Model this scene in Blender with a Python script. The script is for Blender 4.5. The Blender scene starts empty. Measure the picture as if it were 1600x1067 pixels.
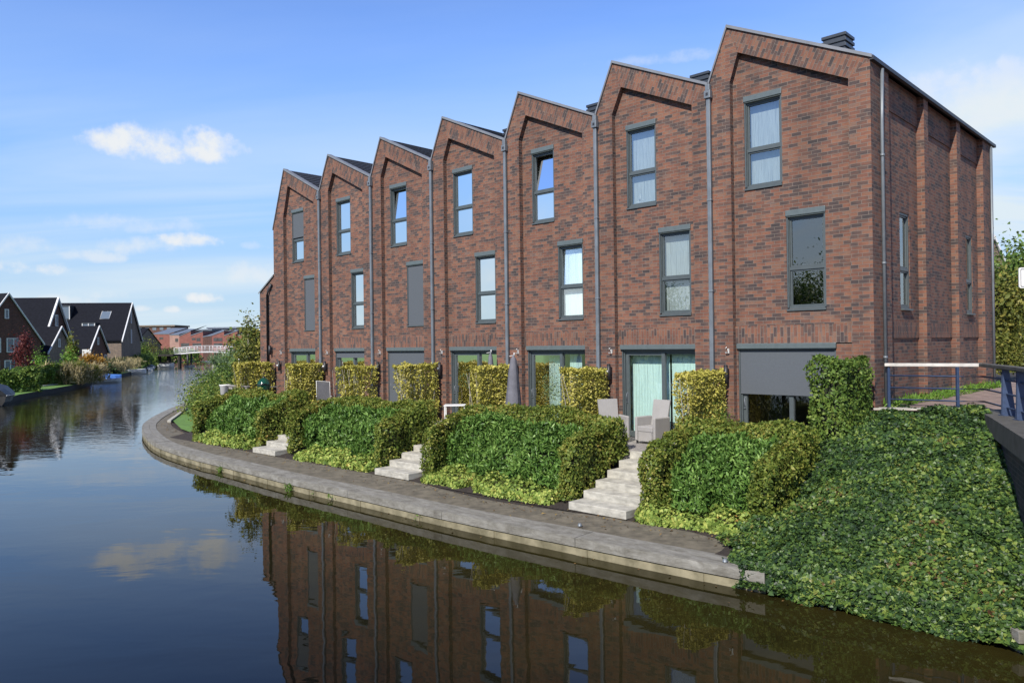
import bpy, bmesh, math, random
import numpy as np
from mathutils import Vector, Matrix
R = math.radians
scene = bpy.context.scene
COL = scene.collection
E = 3.82                       # eye height above the water, water at z = 0
FPX = 1200.0                   # focal length in photo pixels
ROLL, PIT = 0.0134, math.atan(4.8 / 1200)
# ---------------------------------------------------------------- camera
cam_d = bpy.data.cameras.new('camera')
cam = bpy.data.objects.new('camera', cam_d); COL.objects.link(cam)
cam_d.sensor_width = 36; cam_d.lens = FPX / 1600 * 36
cam_d.clip_start = 0.1; cam_d.clip_end = 6000
cp, sp, cr, sr = math.cos(PIT), math.sin(PIT), math.cos(ROLL), math.sin(ROLL)
right = Vector((cr, sr * sp, -sr * cp)); up = Vector((sr, -cr * sp, cr * cp)); fwd = Vector((0, cp, sp))
M4 = Matrix((right, up, -fwd)).transposed().to_4x4(); M4.translation = Vector((0, 0, E))
cam.matrix_world = M4
scene.camera = cam
# ---------------------------------------------------------------- light
SUN_AZ_A, SUN_EL = R(15), R(40)
dx, dy = -.7193, .6947          # along the terrace of houses, away from the camera
sx, sy = .6947, .7193           # into the houses
hx = -sx * math.cos(SUN_AZ_A) - dx * math.sin(SUN_AZ_A)
hy = -sy * math.cos(SUN_AZ_A) - dy * math.sin(SUN_AZ_A)
to_sun = Vector((hx * math.cos(SUN_EL), hy * math.cos(SUN_EL), math.sin(SUN_EL)))
sun_d = bpy.data.lights.new('sun', 'SUN'); sun_d.energy = 5.0; sun_d.angle = R(.55); sun_d.color = (1, .94, .84)
sun = bpy.data.objects.new('sun', sun_d); COL.objects.link(sun); sun.location = (-20, -30, 60)
sun.rotation_euler = to_sun.to_track_quat('Z', 'Y').to_euler()
world = bpy.data.worlds.new('World'); scene.world = world; world.use_nodes = True
scene.view_settings.view_transform = 'Standard'; scene.view_settings.look = 'None'
scene.view_settings.exposure = 0.5; scene.view_settings.gamma = 1

def make_world():
    nt = world.node_tree; N = nt.nodes; Lk = nt.links; N.clear()
    out = N.new('ShaderNodeOutputWorld'); bg = N.new('ShaderNodeBackground'); bg.inputs[1].default_value = .113
    sky = N.new('ShaderNodeTexSky'); sky.sky_type = 'NISHITA'; sky.sun_disc = False
    sky.sun_elevation = SUN_EL; sky.sun_rotation = math.atan2(to_sun.x, to_sun.y)
    sky.air_density = 1.0; sky.dust_density = .35; sky.ozone_density = 2.2; sky.altitude = 0
    tc = N.new('ShaderNodeTexCoord'); sep = N.new('ShaderNodeSeparateXYZ'); Lk.new(tc.outputs['Generated'], sep.inputs[0])
    def math_(op, a, b=None, clamp=False):
        n = N.new('ShaderNodeMath'); n.operation = op; n.use_clamp = clamp
        for i, v in enumerate((a, b)):
            if v is None: continue
            if isinstance(v, (int, float)): n.inputs[i].default_value = v
            else: Lk.new(v, n.inputs[i])
        return n.outputs[0]
    def mrange(v, a, b, c=0., d=1.):
        n = N.new('ShaderNodeMapRange'); n.interpolation_type = 'SMOOTHSTEP'
        Lk.new(v, n.inputs[0]); n.inputs[1].default_value = a; n.inputs[2].default_value = b
        n.inputs[3].default_value = c; n.inputs[4].default_value = d
        return n.outputs[0]
    # thin high cloud on a flat layer overhead
    zz = math_('ADD', math_('MAXIMUM', sep.outputs[2], 0.0), .12)
    px = math_('DIVIDE', sep.outputs[0], zz); py = math_('DIVIDE', sep.outputs[1], zz)
    cmb = N.new('ShaderNodeCombineXYZ'); Lk.new(px, cmb.inputs[0]); Lk.new(py, cmb.inputs[1])
    mp = N.new('ShaderNodeMapping'); Lk.new(cmb.outputs[0], mp.inputs[0])
    mp.inputs['Rotation'].default_value = (0, 0, R(28)); mp.inputs['Scale'].default_value = (.32, 1.15, 1); mp.inputs['Location'].default_value = (3.1, 1.4, 0)
    n1 = N.new('ShaderNodeTexNoise'); n1.inputs['Scale'].default_value = .8; n1.inputs['Detail'].default_value = 7; n1.inputs['Roughness'].default_value = .52; n1.inputs['Distortion'].default_value = .5
    Lk.new(mp.outputs[0], n1.inputs[0])
    cirrus = mrange(n1.outputs[0], .36, .70)
    # more of it to the right and low down
    side = mrange(sep.outputs[0], -.45, .62, .62, 1.0)
    low = mrange(sep.outputs[2], .09, .34, 1.7, .28)
    cirrus = math_('MULTIPLY', math_('MULTIPLY', cirrus, side), low)
    # right-hand bank of brighter veil
    veil = N.new('ShaderNodeTexNoise'); veil.inputs['Scale'].default_value = 2.3; veil.inputs['Detail'].default_value = 6; veil.inputs['Distortion'].default_value = .4
    mp2 = N.new('ShaderNodeMapping'); Lk.new(tc.outputs['Generated'], mp2.inputs[0]); mp2.inputs['Scale'].default_value = (1, 1, 3.0); mp2.inputs['Rotation'].default_value = (0, R(-14), 0)
    Lk.new(mp2.outputs[0], veil.inputs[0])
    v2 = math_('MULTIPLY', mrange(veil.outputs[0], .38, .66), mrange(sep.outputs[0], .22, .56))
    v2 = math_('MULTIPLY', v2, mrange(sep.outputs[2], .5, .12))
    cirrus = math_('ADD', math_('MULTIPLY', cirrus, .85), math_('MULTIPLY', v2, .8), True)
    haze = mrange(sep.outputs[2], .42, .02, 0.0, .95)
    # small cumulus puffs: direction, half width, half height, strength
    wn = N.new('ShaderNodeTexNoise'); wn.inputs['Scale'].default_value = 24; wn.inputs['Detail'].default_value = 7; wn.inputs['Roughness'].default_value = .6
    Lk.new(tc.outputs['Generated'], wn.inputs[0])
    puffs = [(255, 228, 108, 27, 1.), (215, 218, 55, 22, .7), (320, 232, 60, 18, .7), (285, 377, 44, 14, 1.), (235, 388, 60, 17, .5), (60, 420, 60, 13, .9), (140, 402, 44, 11, .6), (318, 466, 26, 10, 1.), (100, 470, 60, 9, .5), (410, 430, 60, 20, .5), (210, 352, 90, 16, .35), (20, 385, 60, 18, .4), (268, 484, 11, 6, .8),
             (165, 462, 36, 8, .45), (222, 482, 14, 7, .8), (405, 385, 22, 8, .35), (1500, 170, 150, 60, .5), (1590, 118, 40, 24, .45), (1040, 92, 80, 10, .3)]
    tot = None; low_t = None
    for (x, y, w, h, s_) in puffs:
        X = x - 800; Y = 533.5 - y
        xl = cr * X + sr * Y; yl = -sr * X + cr * Y
        c = Vector((xl, FPX, yl + 4.8)).normalized()
        tang = Vector((c.y, -c.x, 0)).normalized()
        k = 1 / math.hypot(FPX, X)
        sub = N.new('ShaderNodeVectorMath'); sub.operation = 'SUBTRACT'; Lk.new(tc.outputs['Generated'], sub.inputs[0]); sub.inputs[1].default_value = c
        dt = N.new('ShaderNodeVectorMath'); dt.operation = 'DOT_PRODUCT'; Lk.new(sub.outputs[0], dt.inputs[0]); dt.inputs[1].default_value = tang
        a = math_('DIVIDE', dt.outputs['Value'], w * k)
        sz = N.new('ShaderNodeSeparateXYZ'); Lk.new(sub.outputs[0], sz.inputs[0])
        b = math_('DIVIDE', sz.outputs[2], h * k)
        bb = math_('MULTIPLY', math_('MULTIPLY', b, b), math_('ADD', 1.0, math_('MULTIPLY', math_('LESS_THAN', b, 0.), .9)))
        d2 = math_('ADD', math_('MULTIPLY', a, a), bb)
        f = mrange(math_('ADD', d2, math_('MULTIPLY', math_('SUBTRACT', wn.outputs[0], .5), 6.5)), 1.35, -.5, 0, s_)
        tot = f if tot is None else math_('MAXIMUM', tot, f)
    # grey undersides from a lower sample of the same noise
    hs = N.new('ShaderNodeHueSaturation'); hs.inputs['Saturation'].default_value = 1.12; hs.inputs['Value'].default_value = 1.0; Lk.new(sky.outputs[0], hs.inputs['Color'])
    tint = N.new('ShaderNodeMix'); tint.data_type = 'RGBA'; tint.blend_type = 'MULTIPLY'; tint.inputs[0].default_value = 1
    Lk.new(hs.outputs[0], tint.inputs[6]); tint.inputs[7].default_value = SKY_TINT
    def mixc(a, fac, col):
        n = N.new('ShaderNodeMix'); n.data_type = 'RGBA'; Lk.new(a, n.inputs[6]); n.inputs[7].default_value = col
        if isinstance(fac, float): n.inputs[0].default_value = fac
        else: Lk.new(fac, n.inputs[0])
        return n.outputs[2]
    hz2 = N.new('ShaderNodeMix'); hz2.data_type = 'RGBA'; Lk.new(mrange(sep.outputs[2], .22, .01), hz2.inputs[0]); hz2.inputs[6].default_value = (1.65, 3.2, 5.6, 1); hz2.inputs[7].default_value = (3.4, 4.5, 5.4, 1)
    dk = N.new('ShaderNodeMix'); dk.data_type = 'RGBA'; dk.blend_type = 'MULTIPLY'; Lk.new(mrange(sep.outputs[2], .36, .70, 0., .72), dk.inputs[0]); Lk.new(tint.outputs[2], dk.inputs[6]); dk.inputs[7].default_value = (.12, .25, .42, 1)  # upper sky, mostly out of view, darkened to weaken fill in the shadows
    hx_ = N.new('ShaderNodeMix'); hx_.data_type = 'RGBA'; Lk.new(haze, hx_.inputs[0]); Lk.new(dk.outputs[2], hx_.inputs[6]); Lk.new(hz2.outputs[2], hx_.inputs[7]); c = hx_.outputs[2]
    c = mixc(c, cirrus, (4.6, 5.3, 5.8, 1))
    c = mixc(c, tot, (5.3, 5.5, 5.7, 1))
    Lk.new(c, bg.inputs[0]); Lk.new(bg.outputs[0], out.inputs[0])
SKY_TINT = (1.02, 1.14, 1.52, 1)
make_world()

# ---------------------------------------------------------------- frames
CX, CY = 7.56, 16.03
def T(t, L, h): return (CX + dx * t - sx * L, CY + dy * t - sy * L, h + E)      # along the row, out of the facade, height from eye
def S(a, o, h): return T(-o, -a, h)                                              # same for the end wall
def ID(x, y, z): return (x, y, z)
def ray(px, py):
    X = px - 800; Y = 533.5 - py
    xl = cr * X + sr * Y; yl = -sr * X + cr * Y
    v = (xl, FPX * cp - yl * sp, FPX * sp + yl * cp)
    return (v[0] / v[1], 1., v[2] / v[1])
def W(px, py, D):
    v = ray(px, py); return (v[0] * D, D, v[2] * D + E)
def G(px, py, z):
    v = ray(px, py); k = (z - E) / v[2]; return (v[0] * k, k, z)

ORI = {}
def sub3(a, b): return (a[0] - b[0], a[1] - b[1], a[2] - b[2])
def tag(o, label=None, cat=None, group=None, kind=None):
    if label: o['label'] = label
    if cat: o['category'] = cat
    if group: o['group'] = group
    if kind: o['kind'] = kind
    return o
def empty(name, loc, label=None, cat=None, group=None):
    o = bpy.data.objects.new(name, None); COL.objects.link(o); o.location = loc; o.empty_display_size = .2
    ORI[o] = tuple(loc); return tag(o, label, cat, group)

class MB:
    def __init__(s, fn=ID): s.v = []; s.f = []; s.uvr = []; s.fn = fn; s.sm = []
    def poly(s, pts, rot=0., raw=False, smooth=False):
        i = len(s.v); s.v += [p if raw else s.fn(*p) for p in pts]
        s.f.append(tuple(range(i, i + len(pts)))); s.uvr.append(rot); s.sm.append(smooth)
    def box(s, a0, a1, b0, b1, c0, c1, rot=0.):
        p = [s.fn(*q) for q in ((a0, b0, c0), (a1, b0, c0), (a1, b1, c0), (a0, b1, c0), (a0, b0, c1), (a1, b0, c1), (a1, b1, c1), (a0, b1, c1))]
        i = len(s.v); s.v += p
        for f in ((0, 3, 2, 1), (4, 5, 6, 7), (0, 1, 5, 4), (1, 2, 6, 5), (2, 3, 7, 6), (3, 0, 4, 7)):
            s.f.append(tuple(i + k for k in f)); s.uvr.append(rot); s.sm.append(False)
        return s
    def tube(s, pts, rad, n=8, cap=True):
        pts = [Vector(s.fn(*p)) for p in pts]
        if isinstance(rad, (int, float)): rad = [rad] * len(pts)
        i0 = len(s.v)
        for k, p in enumerate(pts):
            d = (pts[min(k + 1, len(pts) - 1)] - pts[max(k - 1, 0)]).normalized()
            a = d.orthogonal().normalized() if abs(d.z) < .9 else Vector((1, 0, 0)).cross(d).normalized()
            b = d.cross(a)
            for j in range(n):
                w = 2 * math.pi * j / n
                s.v.append(tuple(p + (a * math.cos(w) + b * math.sin(w)) * rad[k]))
        for k in range(len(pts) - 1):
            for j in range(n):
                s.f.append((i0 + k * n + j, i0 + k * n + (j + 1) % n, i0 + (k + 1) * n + (j + 1) % n, i0 + (k + 1) * n + j)); s.uvr.append(0); s.sm.append(True)
        if cap:
            s.f.append(tuple(i0 + j for j in range(n))[::-1]); s.f.append(tuple(i0 + (len(pts) - 1) * n + j for j in range(n))); s.uvr += [0, 0]; s.sm += [False, False]
        return s
    def lathe(s, c, prof, n=20):
        i0 = len(s.v)
        for (r, z) in prof:
            for j in range(n):
                w = 2 * math.pi * j / n; s.v.append((c[0] + r * math.cos(w), c[1] + r * math.sin(w), c[2] + z))
        for k in range(len(prof) - 1):
            for j in range(n):
                s.f.append((i0 + k * n + j, i0 + k * n + (j + 1) % n, i0 + (k + 1) * n + (j + 1) % n, i0 + (k + 1) * n + j)); s.uvr.append(0); s.sm.append(True)
        return s
    def build(s, name, mat, parent=None, origin=None, recalc=False, bevel=0):
        if parent is not None: o0 = ORI[parent]
        elif origin is not None: o0 = tuple(origin)
        else:
            A = np.array(s.v); o0 = (float(A[:, 0].mean()), float(A[:, 1].mean()), float(A[:, 2].min()))
        me = bpy.data.meshes.new(name)
        me.from_pydata([sub3(p, o0) for p in s.v], [], s.f)
        me.polygons.foreach_set('use_smooth', s.sm)
        me.materials.append(mat)
        uv = me.uv_layers.new(name='UVMap'); d = []
        for fi, f in enumerate(s.f):
            P = [Vector(s.v[i]) for i in f]
            n = Vector((0, 0, 0))
            for q in range(len(P)):
                n += P[q].cross(P[(q + 1) % len(P)])
            n = n - Vector((0, 0, 0))
            n = (P[1] - P[0]).cross(P[-1] - P[0]) if n.length < 1e-9 else n
            if len(P) > 2:
                n = Vector((0, 0, 0))
                for q in range(1, len(P) - 1): n += (P[q] - P[0]).cross(P[q + 1] - P[0])
            if n.length > 0: n.normalize()
            if abs(n.z) > .85: U, Vv = Vector((dx, dy, 0)), Vector((sx, sy, 0))
            else:
                U = Vector((-n.y, n.x, 0)).normalized(); Vv = n.cross(U) if abs(n.z) > .05 else Vector((0, 0, 1))
                if Vv.z < 0: Vv = -Vv
                if U.dot(Vector((dx, dy, 0))) < 0: U = -U
            c, q_ = math.cos(s.uvr[fi]), math.sin(s.uvr[fi])
            for p in P:
                a, b = p.dot(U), p.dot(Vv); d += [c * a + q_ * b, -q_ * a + c * b]
        uv.data.foreach_set('uv', d)
        if recalc:
            bm = bmesh.new(); bm.from_mesh(me); bmesh.ops.recalc_face_normals(bm, faces=bm.faces); bm.to_mesh(me); bm.free()
        o = bpy.data.objects.new(name, me); COL.objects.link(o)
        if parent is not None: o.parent = parent
        else: o.location = o0
        ORI[o] = o0
        if bevel:
            m = o.modifiers.new('bevel', 'BEVEL'); m.width = bevel; m.segments = 2; m.limit_method = 'ANGLE'
        return o

# ---------------------------------------------------------------- materials
def nmat(name):
    m = bpy.data.materials.new(name); m.use_nodes = True; nt = m.node_tree; nt.nodes.clear()
    out = nt.nodes.new('ShaderNodeOutputMaterial'); b = nt.nodes.new('ShaderNodeBsdfPrincipled'); nt.links.new(b.outputs[0], out.inputs[0])
    return m, nt, b, out
def ramp(nt, fac, stops, interp='LINEAR'):
    r = nt.nodes.new('ShaderNodeValToRGB'); r.color_ramp.interpolation = interp
    e = r.color_ramp.elements
    while len(e) < len(stops): e.new(.5)
    for i, (p, c) in enumerate(stops): e[i].position = p; e[i].color = (*c, 1) if len(c) == 3 else c
    nt.links.new(fac, r.inputs[0]); return r.outputs[0]
def noise(nt, scale, detail=4, rough=.55, coord=None, sc=None, dist=0.):
    n = nt.nodes.new('ShaderNodeTexNoise'); n.inputs['Scale'].default_value = scale; n.inputs['Detail'].default_value = detail; n.inputs['Roughness'].default_value = rough; n.inputs['Distortion'].default_value = dist
    if coord is None:
        g = nt.nodes.new('ShaderNodeNewGeometry'); coord = g.outputs['Position']
    if sc:
        mp = nt.nodes.new('ShaderNodeMapping'); mp.inputs['Scale'].default_value = sc; nt.links.new(coord, mp.inputs[0]); coord = mp.outputs[0]
    nt.links.new(coord, n.inputs['Vector']); return n.outputs[0]
def bump(nt, b, h, dist=.01, strength=1.):
    n = nt.nodes.new('ShaderNodeBump'); n.inputs['Distance'].default_value = dist; n.inputs['Strength'].default_value = strength
    nt.links.new(h, n.inputs['Height']); nt.links.new(n.outputs[0], b.inputs['Normal'])
def mmath(nt, op, a, b=0., clamp=False):
    n = nt.nodes.new('ShaderNodeMath'); n.operation = op; n.use_clamp = clamp
    for i, v in enumerate((a, b)):
        if isinstance(v, (int, float)): n.inputs[i].default_value = v
        else: nt.links.new(v, n.inputs[i])
    return n.outputs[0]
def mixc(nt, fac, a, b, mode='MIX'):
    n = nt.nodes.new('ShaderNodeMix'); n.data_type = 'RGBA'; n.blend_type = mode
    for i, v in ((0, fac), (6, a), (7, b)):
        if isinstance(v, (int, float)): n.inputs[i].default_value = v
        elif isinstance(v, tuple): n.inputs[i].default_value = (*v, 1) if len(v) == 3 else v
        else: nt.links.new(v, n.inputs[i])
    return n.outputs[2]
def simple(name, col, rough=.6, var=.15, scale=6., metal=0., bmp=0., col2=None, detail=5, sc=None):
    m, nt, b, out = nmat(name)
    n = noise(nt, scale, detail, .6, sc=sc)
    c2 = col2 or tuple(max(0, c * (1 - 2 * var)) for c in col)
    c1 = tuple(min(1, c * (1 + var)) for c in col)
    nt.links.new(ramp(nt, n, [(.3, c2), (.7, c1)]), b.inputs['Base Color'])
    b.inputs['Roughness'].default_value = rough; b.inputs['Metallic'].default_value = metal
    if bmp: bump(nt, b, n, bmp)
    return m
def brick_mat(name, tones, mortar, bw=.222, bh=.0795, dark_bias=0., val=1.):
    m, nt, b, out = nmat(name)
    uv = nt.nodes.new('ShaderNodeUVMap'); uv.uv_map = 'UVMap'
    def br(w, off):
        t = nt.nodes.new('ShaderNodeTexBrick'); t.inputs['Scale'].default_value = 1; t.inputs['Brick Width'].default_value = w; t.inputs['Row Height'].default_value = bh
        t.inputs['Mortar Size'].default_value = .0065; t.inputs['Mortar Smooth'].default_value = .3; t.inputs['Bias'].default_value = 0
        t.inputs['Color1'].default_value = (0, 0, 0, 1); t.inputs['Color2'].default_value = (1, 1, 1, 1); t.inputs['Mortar'].default_value = (.5, .5, .5, 1)
        t.offset = off; t.offset_frequency = 2; t.squash = 1; t.squash_frequency = 3
        nt.links.new(uv.outputs[0], t.inputs['Vector']); return t
    t = br(bw, .37)
    # clusters: neighbouring bricks share a tone now and then
    cl = noise(nt, 1.0, 3, .65, coord=uv.outputs[0], sc=(2.1, 5.2, 1))
    rnd = mmath(nt, 'MULTIPLY', t.outputs['Color'], .72)
    v = mmath(nt, 'ADD', rnd, mmath(nt, 'MULTIPLY', mmath(nt, 'SUBTRACT', cl, .5), 1.35))
    v = mmath(nt, 'ADD', v, .15 + dark_bias, True)
    c = ramp(nt, v, tones)
    grain = noise(nt, 60, 3, .7, coord=uv.outputs[0])
    c = mixc(nt, .55, c, ramp(nt, grain, [(.25, (.62, .62, .62)), (.75, (1.25, 1.25, 1.25))]), 'MULTIPLY')
    big = noise(nt, .35, 4, .6, coord=uv.outputs[0])
    c = mixc(nt, .5, c, ramp(nt, big, [(.3, (.72, .70, .70)), (.7, (1.15, 1.13, 1.1))]), 'MULTIPLY')
    c = mixc(nt, t.outputs['Fac'], c, mortar)
    streak = noise(nt, 1.0, 5, .6, coord=uv.outputs[0], sc=(2.2, .16, 1))
    c = mixc(nt, .7, c, ramp(nt, streak, [(.36, (.74, .73, .73)), (.55, (1., 1., 1.)), (.74, (1.16, 1.15, 1.14))]), 'MULTIPLY')
    if val != 1.: c = mixc(nt, 1., c, (val, val, val), 'MULTIPLY')
    nt.links.new(c, b.inputs['Base Color']); b.inputs['Roughness'].default_value = .85
    hgt = mmath(nt, 'ADD', mmath(nt, 'SUBTRACT', 1., t.outputs['Fac']), mmath(nt, 'MULTIPLY', grain, .5))
    bump(nt, b, hgt, .006, .8)
    return m
TONES = [(0, (.036, .028, .028)), (.20, (.055, .038, .036)), (.34, (.086, .050, .040)), (.44, (.118, .055, .038)), (.58, (.146, .060, .039)), (.74, (.184, .080, .047)), (.88, (.160, .088, .060)), (1, (.116, .072, .060))]
M = {}
M['brick'] = brick_mat('red_brick', TONES, (.15, .12, .10))
M['brick_dark'] = brick_mat('dark_brick', [(0, (.02, .018, .02)), (.5, (.045, .033, .032)), (1, (.08, .05, .042))], (.10, .09, .08))
M['brick_brown'] = brick_mat('brown_brick', [(0, (.09, .07, .06)), (.5, (.16, .12, .095)), (1, (.22, .16, .12))], (.2, .18, .15))
M['brick_deep'] = brick_mat('deep_red_brick', [(0, (.05, .02, .016)), (.5, (.085, .03, .022)), (1, (.12, .045, .03))], (.10, .08, .07))
M['pink_brick'] = simple('far_red_brick', (.20, .075, .06), .9, .12, 1.2)
M['pale_brick'] = simple('far_pale_brick', (.30, .18, .15), .9, .1, 1.2)
M['frame'] = simple('window_frame_paint', (.062, .076, .080), .42, .06, 8)
M['frame_lt'] = simple('screen_box_paint', (.085, .105, .108), .38, .06, 8)
M['screen'] = simple('roller_screen_cloth', (.070, .080, .092), .75, .05, 30)
M['zinc'] = simple('zinc_pipe', (.15, .17, .19), .45, .12, 3, metal=.25)
M['cap_metal'] = simple('verge_metal', (.20, .205, .21), .4, .08, 3, metal=.3)
M['blackpipe'] = simple('black_pipe', (0.019, 0.019, 0.022), .5, .1)
M['dark_metal'] = simple('vent_metal', (.030, .036, .044), .4, .1, 6)
M['white'] = simple('white_paint', (0.600, 0.600, 0.585), .45, .05)
M['whiteframe'] = simple('white_window_frame', (0.508, 0.515, 0.523), .5, .05)
M['curtain_w'] = simple('pale_curtain', (0.615, 0.677, 0.646), .9, .04, 2)
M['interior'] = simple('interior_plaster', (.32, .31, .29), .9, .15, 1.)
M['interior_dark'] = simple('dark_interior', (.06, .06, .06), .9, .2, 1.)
M['paving'] = simple('terrace_paving', (0.231, 0.215, 0.200), .85, .15, 9, bmp=.003)
M['concrete'] = simple('step_concrete', (.36, .345, .30), .85, .2, 4.5, bmp=.004, sc=(1, 1, 2.5))
M['soil'] = simple('garden_soil', (0.027, 0.019, 0.014), .95, .35, 22, bmp=.03)
M['grass'] = simple('lawn_grass', (.095, .19, .03), .9, .25, 5, bmp=.03)
M['bluepaint'] = simple('blue_rail_paint', (.026, .045, .095), .45, .12, 12)
M['stonecap'] = simple('weathered_coping', (.065, .062, .055), .85, .2, 5, bmp=.004)
M['darkwood'] = simple('dark_weathered_wood', (0.085, 0.081, 0.073), .85, .3, 5, sc=(1, 1, 6))
M['palewood'] = simple('bleached_rail_wood', (0.462, 0.438, 0.400), .75, .12, 8)
M['wicker'] = None
M['bark'] = simple('tree_bark', (0.100, 0.077, 0.058), .9, .3, 20, bmp=.01)
M['palebark'] = simple('pale_young_bark', (0.277, 0.254, 0.208), .85, .2, 20)
M['canvas'] = simple('parasol_canvas', (0.115, 0.115, 0.135), .85, .12, 5)
M['hull_w'] = simple('boat_white', (.62, .63, .62), .35, .06)
M['hull_d'] = simple('boat_dark', (0.038, 0.035, 0.031), .5, .2)
M['tarp_b'] = simple('blue_tarpaulin', (0.077, 0.208, 0.554), .55, .15, 3, bmp=.02)
M['tarp_k'] = simple('black_tarpaulin', (.010, .010, .012), .5, .2, 3, bmp=.02)
M['pot'] = simple('white_pot', (0.577, 0.569, 0.554), .6, .04)
M['brown_stuff'] = simple('terracotta', (0.215, 0.077, 0.038), .8, .1)

def striped(name, base, dark, axis='z', period=.3, rough=.7, spec=None, jit=.2, slot=.12):
    m, nt, b, out = nmat(name)
    g = nt.nodes.new('ShaderNodeUVMap'); g.uv_map = 'UVMap'
    s_ = nt.nodes.new('ShaderNodeSeparateXYZ'); nt.links.new(g.outputs[0], s_.inputs[0])
    v = mmath(nt, 'MODULO', mmath(nt, 'ABSOLUTE', s_.outputs[1 if axis == 'z' else 0]), period)
    v = mmath(nt, 'DIVIDE', v, period)
    n = noise(nt, 3, 4)
    c = ramp(nt, n, [(.3, tuple(x * (1 - jit) for x in base)), (.7, tuple(min(1, x * (1 + jit)) for x in base))])
    c = mixc(nt, ramp(nt, v, [(0, (1, 1, 1)), (slot, (0, 0, 0))]), c, dark)
    nt.links.new(c, b.inputs['Base Color']); b.inputs['Roughness'].default_value = rough
    bump(nt, b, v, period * .12)
    if rough > .85: b.inputs['Specular IOR Level'].default_value = .12
    return m
M['tiles'] = striped('dark_roof_tiles', (.03, .032, .037), (.012, .012, .014), 'z', .33, .6)
M['tiles_far'] = striped('slate_roof_tiles', (.009, .010, .015), (.005, .006, .008), 'z', .34, .9)
M['roof_grey'] = simple('grey_roof_sheet', (0.115, 0.138, 0.177), .55, .12, 1.)
M['wicker'] = striped('grey_wicker', (0.308, 0.296, 0.285), (0.169, 0.162, 0.154), 'z', .022, .8, jit=.08, slot=.5)
M['slatgrey'] = striped('grey_slats', (0.231, 0.215, 0.200), (0.062, 0.054, 0.046), 'x', .09, .8)
M['meshback'] = striped('dark_mesh_cloth', (0.092, 0.092, 0.100), (0.054, 0.054, 0.062), 'x', .03, .7)

def curtain_mat(name, col, folds=11.):
    m, nt, b, out = nmat(name)
    g = nt.nodes.new('ShaderNodeUVMap'); g.uv_map = 'UVMap'
    s_ = nt.nodes.new('ShaderNodeSeparateXYZ'); nt.links.new(g.outputs[0], s_.inputs[0])
    n = noise(nt, folds, 3, .6, coord=g.outputs[0], sc=(1, .04, 1))
    b.inputs['Base Color'].default_value = (*col, 1); b.inputs['Roughness'].default_value = .95
    bump(nt, b, n, .09, 1.)
    return m
M['curtain'] = curtain_mat('folded_curtain', (.46, .60, .56))
M['curtain_white'] = curtain_mat('white_curtain', (.86, .93, .90), 5.)
M['curtain_grey'] = curtain_mat('grey_curtain', (.30, .32, .32), 14.)

def glass_mat(name, refl=.3, tint=(.9, .97, .97), rough=.0):
    m, nt, b, out = nmat(name)
    nt.nodes.remove(b)
    tr = nt.nodes.new('ShaderNodeBsdfTransparent'); tr.inputs[0].default_value = (*tint, 1)
    gl = nt.nodes.new('ShaderNodeBsdfGlossy'); gl.inputs['Roughness'].default_value = rough; gl.inputs[0].default_value = (.92, .90, .86, 1)
    fr = nt.nodes.new('ShaderNodeFresnel'); fr.inputs[0].default_value = 1.5
    f = mmath(nt, 'ADD', mmath(nt, 'MULTIPLY', fr.outputs[0], 1.2), refl, True)
    n = noise(nt, .9, 1); bp = nt.nodes.new('ShaderNodeBump'); bp.inputs['Distance'].default_value = .004; nt.links.new(n, bp.inputs['Height']); nt.links.new(bp.outputs[0], gl.inputs['Normal'])
    mx = nt.nodes.new('ShaderNodeMixShader'); nt.links.new(f, mx.inputs[0]); nt.links.new(tr.outputs[0], mx.inputs[1]); nt.links.new(gl.outputs[0], mx.inputs[2])
    nt.links.new(mx.outputs[0], out.inputs[0]); return m
M['glass'] = glass_mat('window_glass', .18)
M['glass_door'] = glass_mat('door_glass', .06)

def leaf_mat(name, stops, rough=.5, trans=.25, patch=None, pscale=1.2, spec=.22):
    m, nt, b, out = nmat(name)
    a = nt.nodes.new('ShaderNodeAttribute'); a.attribute_name = 'rnd'
    v = a.outputs['Fac']
    n = noise(nt, pscale, 3, .6)
    v = mmath(nt, 'ADD', mmath(nt, 'MULTIPLY', v, .7), mmath(nt, 'MULTIPLY', mmath(nt, 'SUBTRACT', n, .35), 1.0), True)
    c = ramp(nt, v, stops)
    nt.links.new(c, b.inputs['Base Color']); b.inputs['Roughness'].default_value = rough
    b.inputs['Specular IOR Level'].default_value = spec
    tl = nt.nodes.new('ShaderNodeBsdfTranslucent'); nt.links.new(c, tl.inputs[0])
    mx = nt.nodes.new('ShaderNodeMixShader'); mx.inputs[0].default_value = trans
    nt.links.new(b.outputs[0], mx.inputs[1]); nt.links.new(tl.outputs[0], mx.inputs[2]); nt.links.new(mx.outputs[0], out.inputs[0])
    return m
M['l_beech'] = leaf_mat('beech_leaves', [(0, (0.057, 0.091, 0.017)), (.35, (0.113, 0.161, 0.028)), (.6, (0.191, 0.232, 0.042)), (.82, (0.276, 0.272, 0.059)), (1, (0.284, 0.198, 0.050))], .5, .34)
M['l_yellow'] = leaf_mat('golden_leaves', [(0, (.20, .20, .035)), (.4, (.36, .34, .065)), (.75, (.52, .46, .11)), (1, (.56, .50, .20))], .5, .3)
M['l_laurel'] = leaf_mat('laurel_leaves', [(0, (0.035, 0.074, 0.015)), (.4, (0.075, 0.154, 0.030)), (.75, (0.159, 0.269, 0.058)), (1, (0.249, 0.362, 0.103))], .36, .22)
M['l_cover'] = leaf_mat('geranium_leaves', [(0, (0.084, 0.138, 0.028)), (.4, (0.192, 0.276, 0.055)), (.7, (0.324, 0.391, 0.088)), (.9, (0.456, 0.460, 0.121)), (1, (0.408, 0.230, 0.066))], .55, .28, pscale=2.5)
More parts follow.
